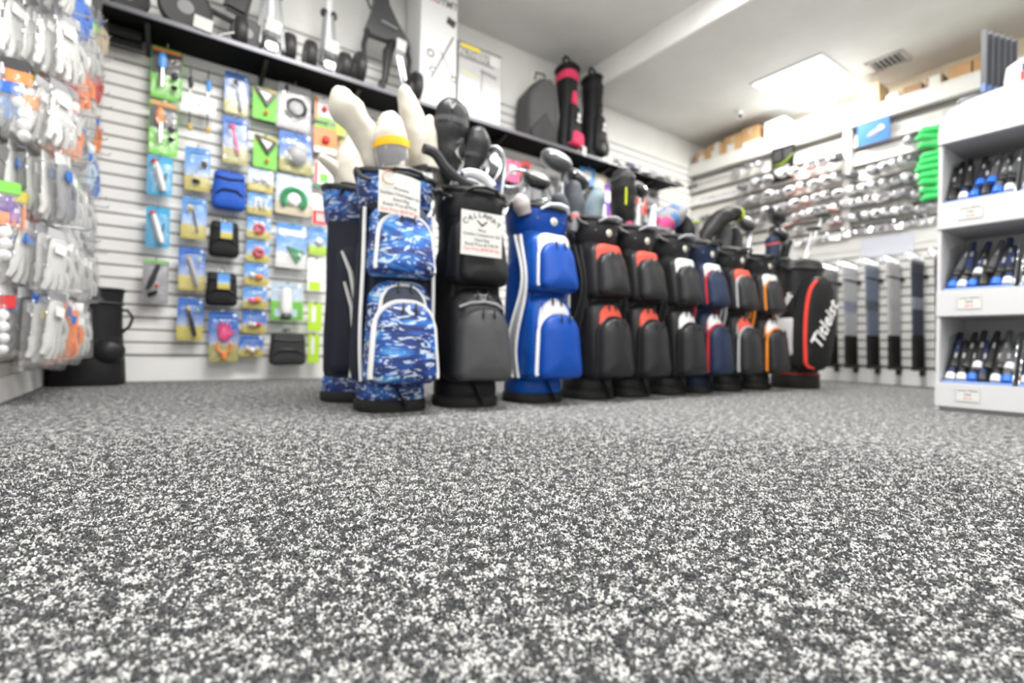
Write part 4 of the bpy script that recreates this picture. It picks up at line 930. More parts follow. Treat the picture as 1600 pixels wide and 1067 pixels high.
# ================================================================== CLUBS AND HEAD COVERS STANDING IN THE BAGS
CREAM = fabric('cream_knit', (.56, .53, .465), .85, scale=260, strength=.3)
def smooth(pts, k=4):
    out = []; n = len(pts)
    for i in range(n-1):
        p0, p1, p2, p3 = [Vector(pts[min(max(i+j, 0), n-1)]) for j in (-1, 0, 1, 2)]
        for j in range(k):
            u = j/k; out.append(.5*((2*p1)+(-p0+p2)*u+(2*p0-5*p1+4*p2-p3)*u*u+(-p0+3*p1-3*p2+p3)*u**3))
    out.append(Vector(pts[-1])); return out
def ssm(v, k=4): return [q.x for q in smooth([(a, 0, 0) for a in v], k)]
def cover(label, px, Y, m_, rad, bands=(), bag=None, flat=.85, cat='head cover', name='head_cover', ys=None):
    """px: picture points from the tip down to the bag mouth, rad: metres"""
    P = [at_y(x, y, (ys[i] if ys else Y)) for i, (x, y) in enumerate(px)]; o = P[-1].copy()
    L = smooth([p-o for p in P], 6); r = ssm(rad, 6)
    t = thing(name, label, cat, o)
    d0 = (L[0]-L[1]).normalized()
    caps = [L[0]+d0*r[0]*.75, L[0]+d0*r[0]*.55, L[0]+d0*r[0]*.25]; rc = [r[0]*.15, r[0]*.62, r[0]*.90]
    g = G(); g.tube(caps+L, rc+r, 16, flat=flat)
    for v in g.b.verts:
        q_ = (v.co+o)*16; k_ = max(rad)*.16
        v.co += Vector((mnoise.noise(q_), mnoise.noise(q_+Vector((9, 3, 1))), mnoise.noise(q_+Vector((2, 7, 5)))*.6))*k_
    build('cover', g, m_, t, sharp=70)
    for i0, i1, bm, grow in bands:
        i0 = int(i0*(len(L)-1)); i1 = max(i0+1, int(i1*(len(L)-1)))
        g = G(); g.tube(L[i0:i1+1], [q*grow for q in r[i0:i1+1]], 14, flat=flat); build('band', g, bm, t)
    g = G(); g.tube([L[-1]+Vector((0, 0, .02)), L[-1]+Vector(((bag[0]-o.x)*.5 if bag else 0, (bag[1]-o.y)*.5 if bag else 0, -.14))], .006, 6); build('shaft', g, DCHROME, t)
    return t
YEL = F('yellow_band', (.85, .48, .02), .6); LGY = F('light_grey_cloth', (.24, .24, .25), .7)
B1 = (.765, 1.975); B0 = (.775, 2.36); BB = (1.115, 1.975); BL = (1.50, 1.98)
cover('large cream head cover bending to the left over the nearest blue bag', [(533, 152), (541, 170), (560, 195), (577, 225), (590, 262), (600, 285)], 2.02, CREAM, [.054, .074, .064, .060, .056, .046], bag=B1)
cover('domed cream head cover with yellow band above the first price sign', [(610, 192), (611, 215), (612, 240), (614, 268)], 1.93, CREAM, [.058, .076, .078, .068], [(.48, .62, YEL, 1.06), (.66, .95, LGY, 1.03)], bag=B1)
cover('tall cream head cover standing up behind the domed one', [(632, 142), (641, 175), (650, 210), (655, 262)], 2.04, CREAM, [.034, .056, .066, .062], bag=B1)
cover('slim cream head cover at the right edge of the nearest bag', [(670, 185), (673, 215), (672, 265)], 2.02, CREAM, [.022, .038, .044], bag=(.84, 2.0))
cover('short cream head cover low between the nearest bag and the black bag', [(684, 268), (686, 285), (684, 312)], 2.10, CREAM, [.030, .036, .03], bag=(.95, 2.1))
cover('wide cream head cover cone standing in the rear blue bag', [(552, 205), (548, 235), (545, 262), (545, 292)], 2.36, CREAM, [.03, .055, .075, .07], bag=B0)
cover('small cream head cover poking out to the left of the rear blue bag', [(503, 246), (515, 256), (532, 272)], 2.36, CREAM, [.022, .034, .036], bag=B0)
tb = cover('tall black padded driver head cover with a small chevron on top', [(706, 172), (705, 195), (702, 225), (705, 258), (712, 290)], 2.0, BLK, [.070, .082, .070, .056, .050], [(.24, .30, GRY, 1.02)], bag=BB, flat=.8)
p = at_y(706, 165, 1.94)-tb.location
g = G(); g.prism([(p.x-.018, p.z+.012), (p.x-.010, p.z+.012), (p.x, p.z-.004), (p.x+.010, p.z+.012), (p.x+.018, p.z+.012), (p.x+.003, p.z-.014), (p.x-.003, p.z-.014)], p.y-.008, p.y); build('chevron_emblem', g, SIL, tb)
cover('round black wood head cover to the right of the tall black one', [(746, 212), (744, 232), (736, 262), (735, 290)], 1.97, BLK, [.056, .070, .044, .030], [(.5, .6, GRY, 1.03)], bag=BB)
sc = cover('white and grey blade cover lying across the black bag mouth', [(716, 273), (732, 270), (752, 277), (768, 292)], 1.90, WHT, [.022, .028, .032, .028], [(.0, .12, NVY2, 1.05)], bag=BB, flat=.7)
cover('grey putter cover below the white blade cover in the black bag', [(712, 286), (732, 284), (750, 292), (772, 304)], 1.885, SGR, [.014, .020, .022, .022], bag=BB, flat=.8)
def iron(label, px, py, Y, s=1, rz=.3, m_=CHROME, bag=BB, tilt=0):
    p = at_y(px, py, Y); t = thing('golf_iron', label, 'golf club', p, rot=(0, tilt, rz))
    ol = [(-.036, -.014), (-.032, .020), (-.020, .032), (.016, .016), (.034, .004), (.034, -.010), (.02, -.018), (-.02, -.022)]
    ol = [(x*s, z*s) for x, z in ol]; g = G(); g.prism(ol[::-1], -.008*s, .008*s); build('head', g, m_, t)
    g = G(); g.tube([(.034*s, 0, -.002), (.040*s, 0, -.03), (.040*s, 0, -.06)], .007*s, 8); build('hosel', g, m_, t)
    g = G(); g.tube([(.040*s, 0, -.06), (.040*s*.5, 0, -.24)], .0055, 6); build('shaft', g, CHROME, t)
    return t
for i, (a, b, w_) in enumerate(((722, 229, 'highest of the left pair'), (718, 243, 'lower of the left pair'), (749, 240, 'just right of the round cover neck'), (755, 254, 'below its neighbour near the blade cover'), (775, 252, 'farthest to the right'))):
    iron('chromed iron in the black bag, ' + w_, a, b, 1.96, .95, .5-.15*i, tilt=.5)
def bent_tube(label, px, Y, m_, r, bag=None, parts=(), name='bent_handle', cat='handle'):
    P = [at_y(x, y, Y) for x, y in px]; o = P[-1].copy(); t = thing(name, label, cat, o)
    g = G(); g.tube(smooth([p-o for p in P]), r, 8); build('tube', g, m_, t)
    for x, y, rr, mm in parts:
        g = G(); g.ell(at_y(x, y, Y)-o, rr, rr, rr*1.4); build('knob', g, mm, t)
    return t
bent_tube('bent silver tube handle curving over the right side of the black bag', [(762, 230), (775, 230), (785, 240), (789, 258), (786, 285), (782, 318)], 1.95, mat('tube_steel', (.45, .48, .52), .25, .9), .008, parts=[(783, 312, .014, CHROME), (781, 322, .02, BLACK)])
bent_tube('black padded strap arching between the nearest bag and the black bag', [(662, 232), (680, 240), (696, 262), (722, 284), (744, 292)], 1.88, DARK, .022, name='padded_strap', cat='strap')
bent_tube('flat silver looped putter head on a curved neck, left of the blue bag', [(822, 268), (802, 266), (788, 280), (790, 292), (812, 290), (824, 276), (818, 300), (800, 315), (788, 335)], 1.97, TUBE, .008, name='putter', cat='golf club')
def wood(label, px, py, Y, s, m_, bag, face=None, rz=.2, tilt=.35, top=None):
    p = at_y(px, py, Y); t = thing('golf_driver', label, 'golf club', p, rot=(0, 0, rz))
    g = G(); prof = [(.004, -.034), (.035, -.031), (.054, -.016), (.060, 0), (.056, .014), (.040, .026), (.02, .031), (.003, .032)]
    g.lathe([(r*s, z*s) for r, z in prof], 20, (0, 0, 0), Ry(tilt) @ Rx(.5)); build('crown', g, m_, t)
    g = G(); g.lathe([(.052*s, -.019*s), (.0605*s, -.002*s), (.058*s, .010*s), (.047*s, .0215*s)], 20, (0, 0, 0), Ry(tilt) @ Rx(.5), c0=False, c1=False) if False else g.lathe([(.004, .0325*s), (.021*s, .0322*s), (.041*s, .0272*s), (.0565*s, .0150*s)], 20, (0, 0, 0), Ry(tilt) @ Rx(.5), c0=False, c1=False); build('sole', g, top or CHROME, t)
    d = Vector((bag[0]-p.x, bag[1]-p.y, 0))*.25
    h0 = Vector((.035*s, -.01, -.02*s))
    g = G(); g.tube([h0, h0+Vector((0, 0, -.045*s))+d*.2], [.009*s, .008*s], 8); build('hosel', g, DCHROME, t)
    g = G(); g.tube([h0+Vector((0, 0, -.045*s))+d*.2, h0+d+Vector((0, 0, -max(.12, p.z-.92)-.03))], .0055, 6); build('shaft', g, CHROME, t)
    return t
GW = mat('graphite_gloss', (.07, .072, .075), .28, .2, coat=.4); SLV = mat('silver_satin', (.42, .43, .44), .35, .6)
wood('large grey driver head rising highest from the royal blue bag', 869, 252, 2.0, 1.5, GW, BL, top=mat('satin_grey_top', (.42, .42, .43), .35, .4), tilt=.15)
wood('black fairway wood head low on the left in the royal blue bag', 838, 281, 1.95, 1.25, mat('black_gloss', (.02, .02, .022), .2, coat=.5), BL, top=mat('grey_satin', (.25, .25, .26), .35, .5), tilt=0)
wood('black fairway wood head with silver sole behind in the royal blue bag', 902, 281, 2.05, 1.25, mat('black_gloss', (.02, .02, .022), .2, coat=.5), BL, top=SLV, tilt=.4)
iron('white-necked hybrid club in the middle of the royal blue bag', 862, 300, 1.98, .7, .2, SLV, BL, tilt=1.2)
SLT = F('slate_grey_cloth', (.09, .10, .115), .6); PBL = F('pale_blue_grey_cloth', (.17, .23, .26), .6)
cover('slate grey mallet putter cover in the royal blue bag', [(893, 296), (896, 310), (898, 340)], 1.98, SLT, [.058, .070, .066], bag=(1.6, 2.0), flat=.6)
cover('short slate grey cover in front of the mallet cover', [(872, 312), (876, 322), (878, 340)], 1.92, SLT, [.045, .052, .05], bag=BL, flat=.7)
cover('grey-pink round putter cover at the left of the blue bag mouth', [(812, 312), (816, 322), (820, 335)], 1.90, F('pinkish_grey', (.40, .36, .36), .6), [.036, .045, .04], bag=BL)
cover('pale blue-grey wedge-shaped cover left of the purple pack', [(931, 302), (927, 315), (922, 345)], 2.0, PBL, [.045, .074, .055], bag=(1.86, 2.0), flat=.6)
cover('small grey cover with red top rim between the blue bag and its neighbour', [(898, 338), (896, 350), (893, 362)], 1.95, LGY, [.036, .036, .03], [(.0, .35, CORAL, 1.08)], bag=(1.86, 2.0), flat=.7)
cover('small red-topped cover in the second coral-hooded bag', [(961, 343), (962, 352), (962, 362)], 1.95, LGY, [.028, .03, .03], [(.0, .4, CORAL, 1.08)], bag=(2.16, 2.0), flat=.7)
bk = cover('tall black box-like cover with a neon yellow stripe', [(972, 278), (973, 295), (973, 318), (975, 345)], 2.0, BLK2, [.076, .082, .080, .070], [(.0, .12, GRY, 1.06)], bag=(2.1, 2.0), flat=.75)
p = at_y(972, 308, 1.93)-bk.location
g = G(); g.box(p.x, p.y-.028, p.z, .016, .006, .10, bevel=.003); build('neon_stripe', g, mat('neon_yellow', (.65, .75, .02), .5), bk)
wood('small black wood head close to the right of the neon-striped cover', 997, 296, 2.0, 1.1, mat('black_gloss', (.02, .02, .022), .2, coat=.5), (2.16, 2.0))
for a, w_, bg in ((943, 'left of the neon-striped cover', (1.9, 2)), (997, 'right of the neon-striped cover', (2.16, 2)), (1022, 'left of the striped multicolour cover', (2.4, 2))):
    cover('slim white tapered cover ' + w_, [(a, 322), (a-2, 335), (a-4, 360)], 1.97, WHT, [.014, .02, .028], bag=bg)
STR = [F('stripe_blue', (.06, .16, .40)), F('stripe_pink', (.50, .06, .20))]
cover('round striped head cover in grey, blue and pink', [(1062, 330), (1050, 338), (1036, 350), (1030, 366)], 2.0, LGY, [.055, .084, .078, .055], [(.28, .40, STR[0], 1.03), (.52, .62, STR[0], 1.03), (.72, .9, STR[1], 1.03)], bag=(2.49, 2.0))
cover('black round cover right beside the striped multicolour one', [(1068, 345), (1070, 356), (1072, 378)], 1.96, BLK2, [.05, .064, .06], bag=(2.5, 2.0))
cover('grey tapered cover with a neon yellow cap', [(1084, 346), (1085, 358), (1088, 384)], 2.02, LGY, [.036, .03, .024], [(.0, .2, mat('neon_yellow', (.65, .75, .02), .5), 1.1)], bag=(2.76, 2.0))
cover('long black head cover leaning right with yellow trim', [(1158, 338), (1142, 334), (1122, 344), (1104, 366), (1094, 386)], 2.02, BLK2, [.045, .064, .066, .054, .04], [(.12, .2, mat('neon_yellow', (.65, .75, .02), .5), 1.05)], bag=(2.8, 2.0))
wood('silver and black wood head under the long leaning cover', 1164, 350, 2.0, 1.3, GW, (3.0, 2.0), top=SLV)
cover('dark grey fluffy cover standing below the long leaning one', [(1130, 356), (1130, 368), (1128, 396)], 2.02, GRY, [.05, .056, .05], bag=(2.9, 2.0))
cover('charcoal cover between the two leaning heads', [(1148, 362), (1150, 374), (1150, 400)], 2.02, DARK, [.04, .046, .046], bag=(3.1, 2.0))
bent_tube('slim silver putter shaft with white neck above the silver-piped bag', [(1170, 358), (1173, 362), (1171, 380), (1168, 400)], 1.98, SLV, .014, name='putter', cat='golf club')
wood('black driver head above the orange-piped bag, upper one', 1212, 338, 2.0, 1.4, mat('black_gloss', (.02, .02, .022), .2, coat=.5), (3.4, 2.0), top=SLV, tilt=.7)
wood('black driver head above the orange-piped bag, lower one', 1216, 366, 2.0, 1.4, mat('black_gloss', (.02, .02, .022), .2, coat=.5), (3.43, 2.0), tilt=.3)
cover('navy head cover with red dot above the orange-piped bag', [(1206, 376), (1207, 390), (1205, 412)], 1.97, NVY2, [.05, .058, .05], [(.2, .3, CORAL, 1.02)], bag=(3.43, 2.0))
cover('black folded cover right of the navy head cover', [(1232, 378), (1226, 388), (1222, 408)], 2.02, BLK2, [.035, .045, .04], bag=(3.5, 2.0))
def putter(label, px, py, Y, bag, m_=BLACK):
    p = at_y(px, py, Y); t = thing('putter', label, 'golf club', p, rot=(0, -.1, 0))
    g = G(); g.prism([(-.07, -.01), (-.06, .012), (.0, .016), (.075, .006), (.075, -.004), (.02, -.016)][::-1], -.03, .03); build('head', g, m_, t)
    g = G(); g.tube([(-.045, 0, -.01), (-.05, 0, -.05), (-.045+(bag[0]-p.x)*.7, 0, -max(.1, p.z-.90))], .008, 8); build('shaft', g, SLV, t)
putter('black winged putter head rising above the tour bag', 1286, 338, 1.95, (3.9, 1.9))
putter('small black putter head below the winged one above the tour bag', 1272, 358, 1.9, (3.9, 1.9))

# ================================================================== GLOVES AND BALL BAGS ON THE LEFT WALL
def glove_proto(col, head, foil=None, label='', group=''):
    t = thing('glove_pack', label, 'glove pack', (0, 0, 0), group=group)
    gm = fabric('glove_' + col, CB.get(col, (.8, .8, .8)) if col != 'white' else (.56, .56, .55), .6, scale=200)
    g = G(); g.loft([sring(.036*k, .010, z, n=14, e=2.2) for z, k in ((-.02, .75), (-.03, .9), (-.07, 1.05), (-.11, 1.08), (-.135, 1.0))])
    for k, (dx, l) in enumerate(((-.030, .062), (-.010, .075), (.011, .072), (.031, .058))):
        g.tube([(dx, 0, -.125), (dx*1.2, -.004, -.125-l*.55), (dx*1.35, .004, -.125-l)], [.0115, .0105, .008], 7)
    g.tube([(.032, 0, -.075), (.052, -.003, -.10), (.056, 0, -.135)], [.012, .011, .008], 7)
    build('glove', g, gm, t)
    g = G(); pillow(g, arch(.125, .12, -.215, -.012, .012, .012, 2), .0145, -.0145, 0); build('clear_bag', g, foil or FILM2, t)
    g = G(); g.box(0, -.001, -.006, .095, .004, .036, bevel=.002); build('header_card', g, cc(head, .35), t)
    g = G(); g.box(-.012, -.019, -.055, .04, .002, .03, Ry(.1)); build('sticker', g, cc({'white': 'blue', 'silver': 'white', 'blue': 'yel'}.get(head, 'white'), .35), t)
    return t
FILM2 = film_mat('crinkled_bag_film', (1, 1, 1), .12, .06)
KINDS = [('white', 'white', 'white'), ('white', 'silver', 'white and silver'), ('white', 'blue', 'white with blue card'), ('white', 'grey', 'white with grey card'), ('white', 'green', 'white with green card'),
         ('white', 'dgrey', 'white with charcoal card'), ('grey', 'white', 'grey'), ('white', 'yel', 'white with yellow card'), ('white', 'red', 'white with red card'),
         ('orange', 'white', 'orange'), ('red', 'silver', 'red'), ('blue', 'white', 'blue'), ('beige', 'white', 'tan'), ('dgrey', 'silver', 'charcoal'), ('pale', 'white', 'pale blue')]
protos = {}
cols_y = [3.60, 3.40, 3.20, 3.00, 2.82, 2.66]
rows_z = [.44, .72, 1.00, 1.28, 1.56, 1.84, 2.12, 2.40]
special = {(0, 1): 9, (0, 3): 11, (0, 2): 12, (0, 4): 9, (0, 5): 10, (0, 6): 12, (1, 5): 10, (3, 4): 9, (3, 6): 10, (2, 6): 13, (3, 0): 9, (4, 3): 9, (4, 5): 11, (1, 3): 14, (4, 0): 9, (4, 4): 10, (3, 2): 4}
npk = 0
for ci, Yc in enumerate(cols_y):
    for ri, zc in enumerate(rows_z):
        if ri == 0 and ci == 0: continue
        depth = 4
        g = G(); g.tube([(0, 0, 0), (.25, 0, 0), (.258, 0, .012)], .003, 6)
        jy, jz = random.uniform(-.02, .02), random.uniform(-.02, .02)
        pk_ = thing('peg_hook', 'steel peg hook, %s up in the %s glove column from the back wall' % (ORD[ri], ORD[ci]), 'hook', (XC+.012, Yc+jy, zc+jz), group='peg hooks of the glove wall')
        build('hook', g, CHROME, pk_)
        rz0 = random.uniform(.80, 1.45)
        for k in range(depth):
            ki = special.get((ci, ri)) if (k >= depth-2) else None
            if ki is None: ki = random.choice([0, 0, 1, 1, 1, 2, 3, 3, 5, 5, 6, 6, 13, 0, 1, 3, 14, 4])
            kd = KINDS[ki]; x = XC+.055+.045*k
            lab = '%s glove pack, %s off wall, %s row up, %s column from back' % (kd[2], ORD[k], ORD[ri], ORD[ci])
            rot = (random.uniform(-.04, .04), random.uniform(-.20, .20), rz0+random.uniform(-.06, .06))
            sc_ = random.uniform(1.12, 1.32)
            if ki not in protos:
                protos[ki] = glove_proto(kd[0], kd[1], None, lab, 'glove packs on the left wall'); q = protos[ki]; q.location = (x, Yc+jy, zc+jz-.008); q.rotation_euler = rot; q.scale = (sc_, sc_, sc_)
            else: q = dup(protos[ki], (x, Yc+jy+random.uniform(-.012, .012), zc+jz-.008-random.uniform(0, .03)*(k > 1)), label=lab, rot=rot, scale=(sc_, sc_, sc_))
            npk += 1
def ball_bag(label, px, py, Y, n, label_col, net=None):
    p = at_y(px, py, Y); t = thing('ball_pack', label, 'ball pack', p, random.uniform(-.3, .3))
    g = G()
    for k in range(n):
        g.ell((random.uniform(-.003, .003), 0, -.03-.042*k), .0214, .0214, .0214, n=14, h=8)
    each('golf_ball', g, mat('ball_white', (.88, .88, .88), .3, coat=.3), t)
    g = G(); g.loft([sring(.012, .01, .01, n=12), sring(.026, .026, -.02, n=12), sring(.027, .027, -.03-.042*(n-1), n=12), sring(.01, .01, -.06-.042*(n-1), n=12)], False, False); build('net', g, FILM2, t)
    g = G(); g.box(0, -.0, .02, .075, .006, .05, bevel=.003); g2 = g; build('header_card', g2, cc(label_col, .35), t)
    return t
for i, (a, b, n_, c_) in enumerate(((8, 350, 3, 'orange'), (-8, 372, 3, 'orange'), (4, 480, 4, 'red'), (28, 345, 2, 'red'), (40, 165, 3, 'orange'), (30, 130, 2, 'orange'))):
    ball_bag('sleeve of white golf balls with %s card, %s sleeve from the top left' % (c_, ORD[i]), a, b, 2.60 if i != 3 else 2.7, n_, c_)
def bright_pack(label, px, py, Y, c1, c2):
    p = at_y(px, py, Y); t = thing('tee_pack', label, 'tee pack', p, random.uniform(-.4, .4))
    g = G(); pillow(g, arch(.10, .085, -.16, 0, .02, .02, 3), .016, -.016, 0); build('bag', g, FILM2, t)
    g = G()
    for k in range(9): g.tube([(-.036+.009*k, random.uniform(-.01, .01), -.15+random.uniform(0, .02)), (-.036+.009*k, random.uniform(-.01, .01), -.05)], [.003, .0045], 6)
    each('tee', g, cc(c1, .4), t)
    g = G(); g.box(0, -.0, -.02, .085, .036, .045, bevel=.004); build('header_card', g, cc(c2, .4), t)
for a, b, Y, c1, c2, w_ in ((25, 95, 2.62, 'red', 'dgrey', 'near the top left'), (48, 110, 2.75, 'orange', 'red', 'below the dark strips'), (12, 130, 2.6, 'sky', 'blue', 'at the left edge under the red ones'), (8, 285, 2.6, 'violet', 'green', 'lower left with purple tees'),
                            (40, 300, 2.7, 'red', 'green', 'mid left with red tees'), (55, 480, 2.75, 'orange', 'red', 'above the baseboard'), (34, 490, 2.7, 'red', 'orange', 'beside the ball sleeves'), (20, 300, 2.62, 'orange', 'yel', 'under the small ball sleeve')):
    bright_pack('bag of %s golf tees, %s' % ({'sky': 'blue', 'violet': 'purple'}.get(c1, c1), w_), a, b, Y, c1, c2)
# black bag on the floor in the corner
t = thing('shag_bag', 'big black round bag with side pouch standing in the left back corner', 'bag', (-.345, 3.62, 0))
g = G(); g.loft([sring(.165, .13, 0), sring(.17, .135, .02), sring(.165, .13, .12), sring(.15, .125, .3), sring(.145, .12, .45), sring(.15, .125, .50), sring(.152, .127, .53), sring(.13, .105, .535), sring(.12, .1, .50)]); build('body', g, BLK2, t)
g = G(); g.tube(sring(.152, .127, .53), .009, 8, closed=True); build('rim', g, BLACK, t)
g = G(); g.tube(sring(.151, .126, .455), .006, 6, closed=True); build('seam', g, GRY, t)
g = G(); g.ell((.09, -.09, .19), .080, .06, .075); g.box(.10, -.1, .25, .10, .06, .03, bevel=.01); build('pouch', g, BLK, t)
g = G(); g.tube([(.14, -.02, .42), (.17, -.03, .42), (.195, -.03, .38), (.18, -.03, .33), (.145, -.02, .29)], .008, 8); build('handle', g, BLACK, t)

# ================================================================== CLUB HEADS ON THE RIGHT WALL
WG = mat('head_white', (.88, .88, .88), .3, coat=.2); HS = mat('head_silver', (.62, .62, .64), .38, .25); HD = mat('head_dark', (.12, .12, .13), .3, .1, coat=.2)
RG = mat('head_red', (.80, .10, .06), .3, coat=.3); OG = mat('head_smoke', (.34, .34, .36), .35, .1)
HK = dict(w=('white driver head', WG, HS, HD), r=('white and red driver head', WG, RG, HD), s=('silver driver head', HS, HS, HD), d=('dark driver head', HD, HS, HD), g=('smoke grey driver head', OG, HS, HD))
hp = {}
def head_proto(k, label, group):
    nm, m1, m2, m3 = HK[k]; t = thing('club_head', label, 'club head', (0, 0, 0), group=group)
    R_ = Ry(-.5) @ Rx(.25)
    g = G(); g.lathe([(.004, -.032), (.03, -.030), (.046, -.018), (.052, 0), (.048, .014), (.034, .026), (.018, .031), (.003, .032)], 16, (0, 0, 0), R_); build('crown', g, m1, t)
    g = G(); g.lathe([(.004, -.0335), (.031, -.0315), (.046, -.021), (.050, -.014)], 16, (0, 0, 0), R_, c0=False, c1=False); build('sole', g, m2, t)
    g = G(); g.prism([(-.03, -.016), (.03, -.018), (.034, .006), (.02, .018), (-.02, .016)], -.052, -.044, xf=lambda v: Rz(-.9) @ v); build('face', g, m3, t)
    g = G(); g.tube([(.02, .03, .0), (.05, .05, .012), (.115, .06, .02)], .006, 6); build('shaft', g, DCHROME, t)
    return t
def heads(lst, row, side, size=1):
    for i, (px, py, k) in enumerate(lst):
        p = at_x(px, py, XB-.095); lab = '%s, %s from left, %s head row, %s of the white post' % (HK[k][0], ORD[i], row, side)
        grp = 'driver heads racked on the club wall'; rot = (random.uniform(-.3, .3), random.uniform(-.3, .3), random.uniform(-.5, .5)); s_ = size*random.uniform(1.05, 1.22)
        if k not in hp: hp[k] = head_proto(k, lab, grp); q = hp[k]; q.location = p; q.rotation_euler = rot; q.scale = (s_,)*3
        else: dup(hp[k], p, label=lab, rot=rot, scale=(s_,)*3)
heads([(1170, 260, 'g'), (1187, 257, 's')], 'top', 'left', .95)
heads([(1160, 293, 'd'), (1181, 285, 'g'), (1199, 280, 'g'), (1222, 271, 'w'), (1240, 268, 'r'), (1267, 259, 'r'), (1286, 254, 'r'), (1307, 248, 'd')], 'second', 'left', 1.05)
heads([(1160, 316, 'g'), (1178, 311, 's'), (1201, 303, 'w'), (1217, 303, 'g'), (1233, 297, 'r'), (1252, 291, 'r'), (1271, 287, 'w'), (1290, 281, 'w'), (1307, 277, 'w')], 'third', 'left')
heads([(1148, 334, 'g'), (1166, 334, 'g'), (1181, 331, 'd'), (1196, 328, 's'), (1210, 325, 'g'), (1223, 322, 's'), (1241, 317, 'r'), (1260, 312, 'r'), (1276, 308, 'w'), (1290, 304, 'w'), (1309, 301, 'w')], 'fourth', 'left', .9)
heads([(1170, 350, 's'), (1186, 346, 's'), (1245, 338, 'r'), (1257, 334, 'w'), (1267, 331, 'w'), (1277, 328, 'w'), (1288, 326, 'w'), (1304, 324, 'r')], 'fifth', 'left', .85)
heads([(1228, 350, 'r'), (1247, 358, 's'), (1300, 346, 'r'), (1311, 343, 'r')], 'sixth', 'left', .8)
heads([(1096, 341, 'g'), (1106, 338, 'g'), (1117, 334, 's')], 'bottom', 'far left', .7)
heads([(1425, 217, 'g')], 'top', 'right', 1.15)
heads([(1330, 274, 'd'), (1365, 266, 'g'), (1383, 260, 's'), (1399, 255, 's'), (1413, 251, 's'), (1428, 248, 'd')], 'second', 'right', 1.1)
heads([(1332, 296, 'w'), (1348, 293, 's'), (1365, 289, 's'), (1383, 286, 's'), (1401, 282, 's'), (1418, 277, 's'), (1441, 275, 's')], 'third', 'right')
heads([(1322, 317, 'w'), (1333, 316, 'w'), (1346, 314, 'w'), (1359, 311, 'w'), (1371, 310, 'w'), (1383, 307, 'w'), (1402, 302, 's'), (1417, 298, 'g'), (1434, 302, 's'), (1446, 297, 's')], 'fourth', 'right', .9)
heads([(1334, 340, 's'), (1354, 335, 's'), (1369, 333, 'w'), (1384, 331, 'w'), (1400, 329, 'w'), (1417, 326, 's'), (1441, 325, 's'), (1454, 320, 's')], 'fifth', 'right', .9)
# dense row of small iron heads along the bottom rail
im = None; cnt = 0
for (xa, ya), (xb, yb), n_ in (((1246, 383), (1318, 369), 9), ((1324, 366), (1372, 359), 8), ((1376, 358), (1412, 353), 7), ((1419, 351), (1462, 344), 8)):
    for i in range(n_):
        u = i/(n_-1); p = at_x(xa+(xb-xa)*u, ya+(yb-ya)*u+random.uniform(-1, 1), XB-.06)
        lab = 'small silver iron head, %s along the bottom rail of the club wall' % (ORD[cnt] if cnt < 30 else 'last but one' if cnt == 30 else 'last'); cnt += 1
        rot = (random.uniform(-.1, .1), random.uniform(-.2, .2), PI/2+random.uniform(-.3, .3))
        if im is None:
            t = thing('golf_iron', lab, 'club head', p, rot=rot, group='small iron heads on the bottom rail')
            ol = [(-.034, -.014), (-.030, .020), (-.018, .030), (.016, .014), (.030, .004), (.030, -.010), (.02, -.018), (-.02, -.022)]
            g = G(); g.prism(ol[::-1], -.007, .007); build('blade', g, CHROME, t); g = G(); g.tube([(.03, 0, -.005), (.034, 0, .045), (.034, .04, .05)], .006, 6); build('hosel', g, CHROME, t); im = t
        else: dup(im, p, label=lab, rot=rot)
# signs and posters on the boards
def poster(px0, py0, px1, py1, label, X, m_, extra=None, name='poster'):
    c = at_x((px0+px1)/2, (py0+py1)/2, X); a = at_x(px0, (py0+py1)/2, X); b = at_x(px1, (py0+py1)/2, X); d = at_x((px0+px1)/2, py0, X); e = at_x((px0+px1)/2, py1, X)
    W, H = a.y-b.y, d.z-e.z; t = thing(name, label, 'sign', c, -PI/2)
    g = G(); g.box(0, .002, 0, W, .004, H); build('panel', g, m_, t)
    if extra: extra(t, W, H)
    return t
def ex1(t, W, H):
    g = G(); g.ell((W*.05, -.002, -.01), W*.26, .002, H*.12, Ry(-.35)); build('printed_club', g, cc('grey'), t)
    g = G(); g.ell((W*.25, -.003, H*.1), W*.1, .002, H*.12); build('printed_spot', g, cc('white'), t)
poster(1339, 189, 1389, 223, 'bright blue poster under the ledge with a grey club picture', XB-.075, mat('poster_blue', (.02, .15, .50), .5), ex1)
def ex2(t, W, H):
    for u in (-.24, .24):
        g = G(); g.box(u*W, -.002, H*.26, W*.36, .002, H*.3); build('printed_photo', g, cc('dgrey'), t)
    g = G(); g.tube([(-W*.45, -.002, 0), (0, -.002, .0), (W*.25, -.002, H*.08), (W*.48, -.002, H*.22)], [H*.05, H*.07, H*.07, H*.05], 6, flat=.06); build('printed_swoosh', g, cc('lime'), t)
    g = G(); g.box(-W*.05, -.003, -H*.14, W*.7, .002, H*.16, Ry(-.1)); build('printed_strip', g, cc('grey'), t)
poster(1205, 229, 1240, 283, 'black poster with neon yellow swoosh at the left end of the ledge', XB-.078, cc('black'), ex2)
pp = at_x(1128, 307, XB-.022); t = thing('brand_strip', 'small white strip with purple lettering on the club wall near the corner', 'sign', pp, -PI/2)
g = G(); g.box(0, .002, 0, .56, .003, .09); build('strip', g, PAPER, t); text('lettering', 'Cleveland', .085, mat('purple_print', (.22, .18, .55), .5), t, (-.02, -.0005, 0), (PI/2, 0, 0), shear=.2, bold=.001)
pp = at_x(1428, 198, XB-.0); t = thing('brand_strip', 'white strip with faint grey lettering under the ledge by the green sleeves', 'sign', (XB-.022, pp.y, 2.27), -PI/2)
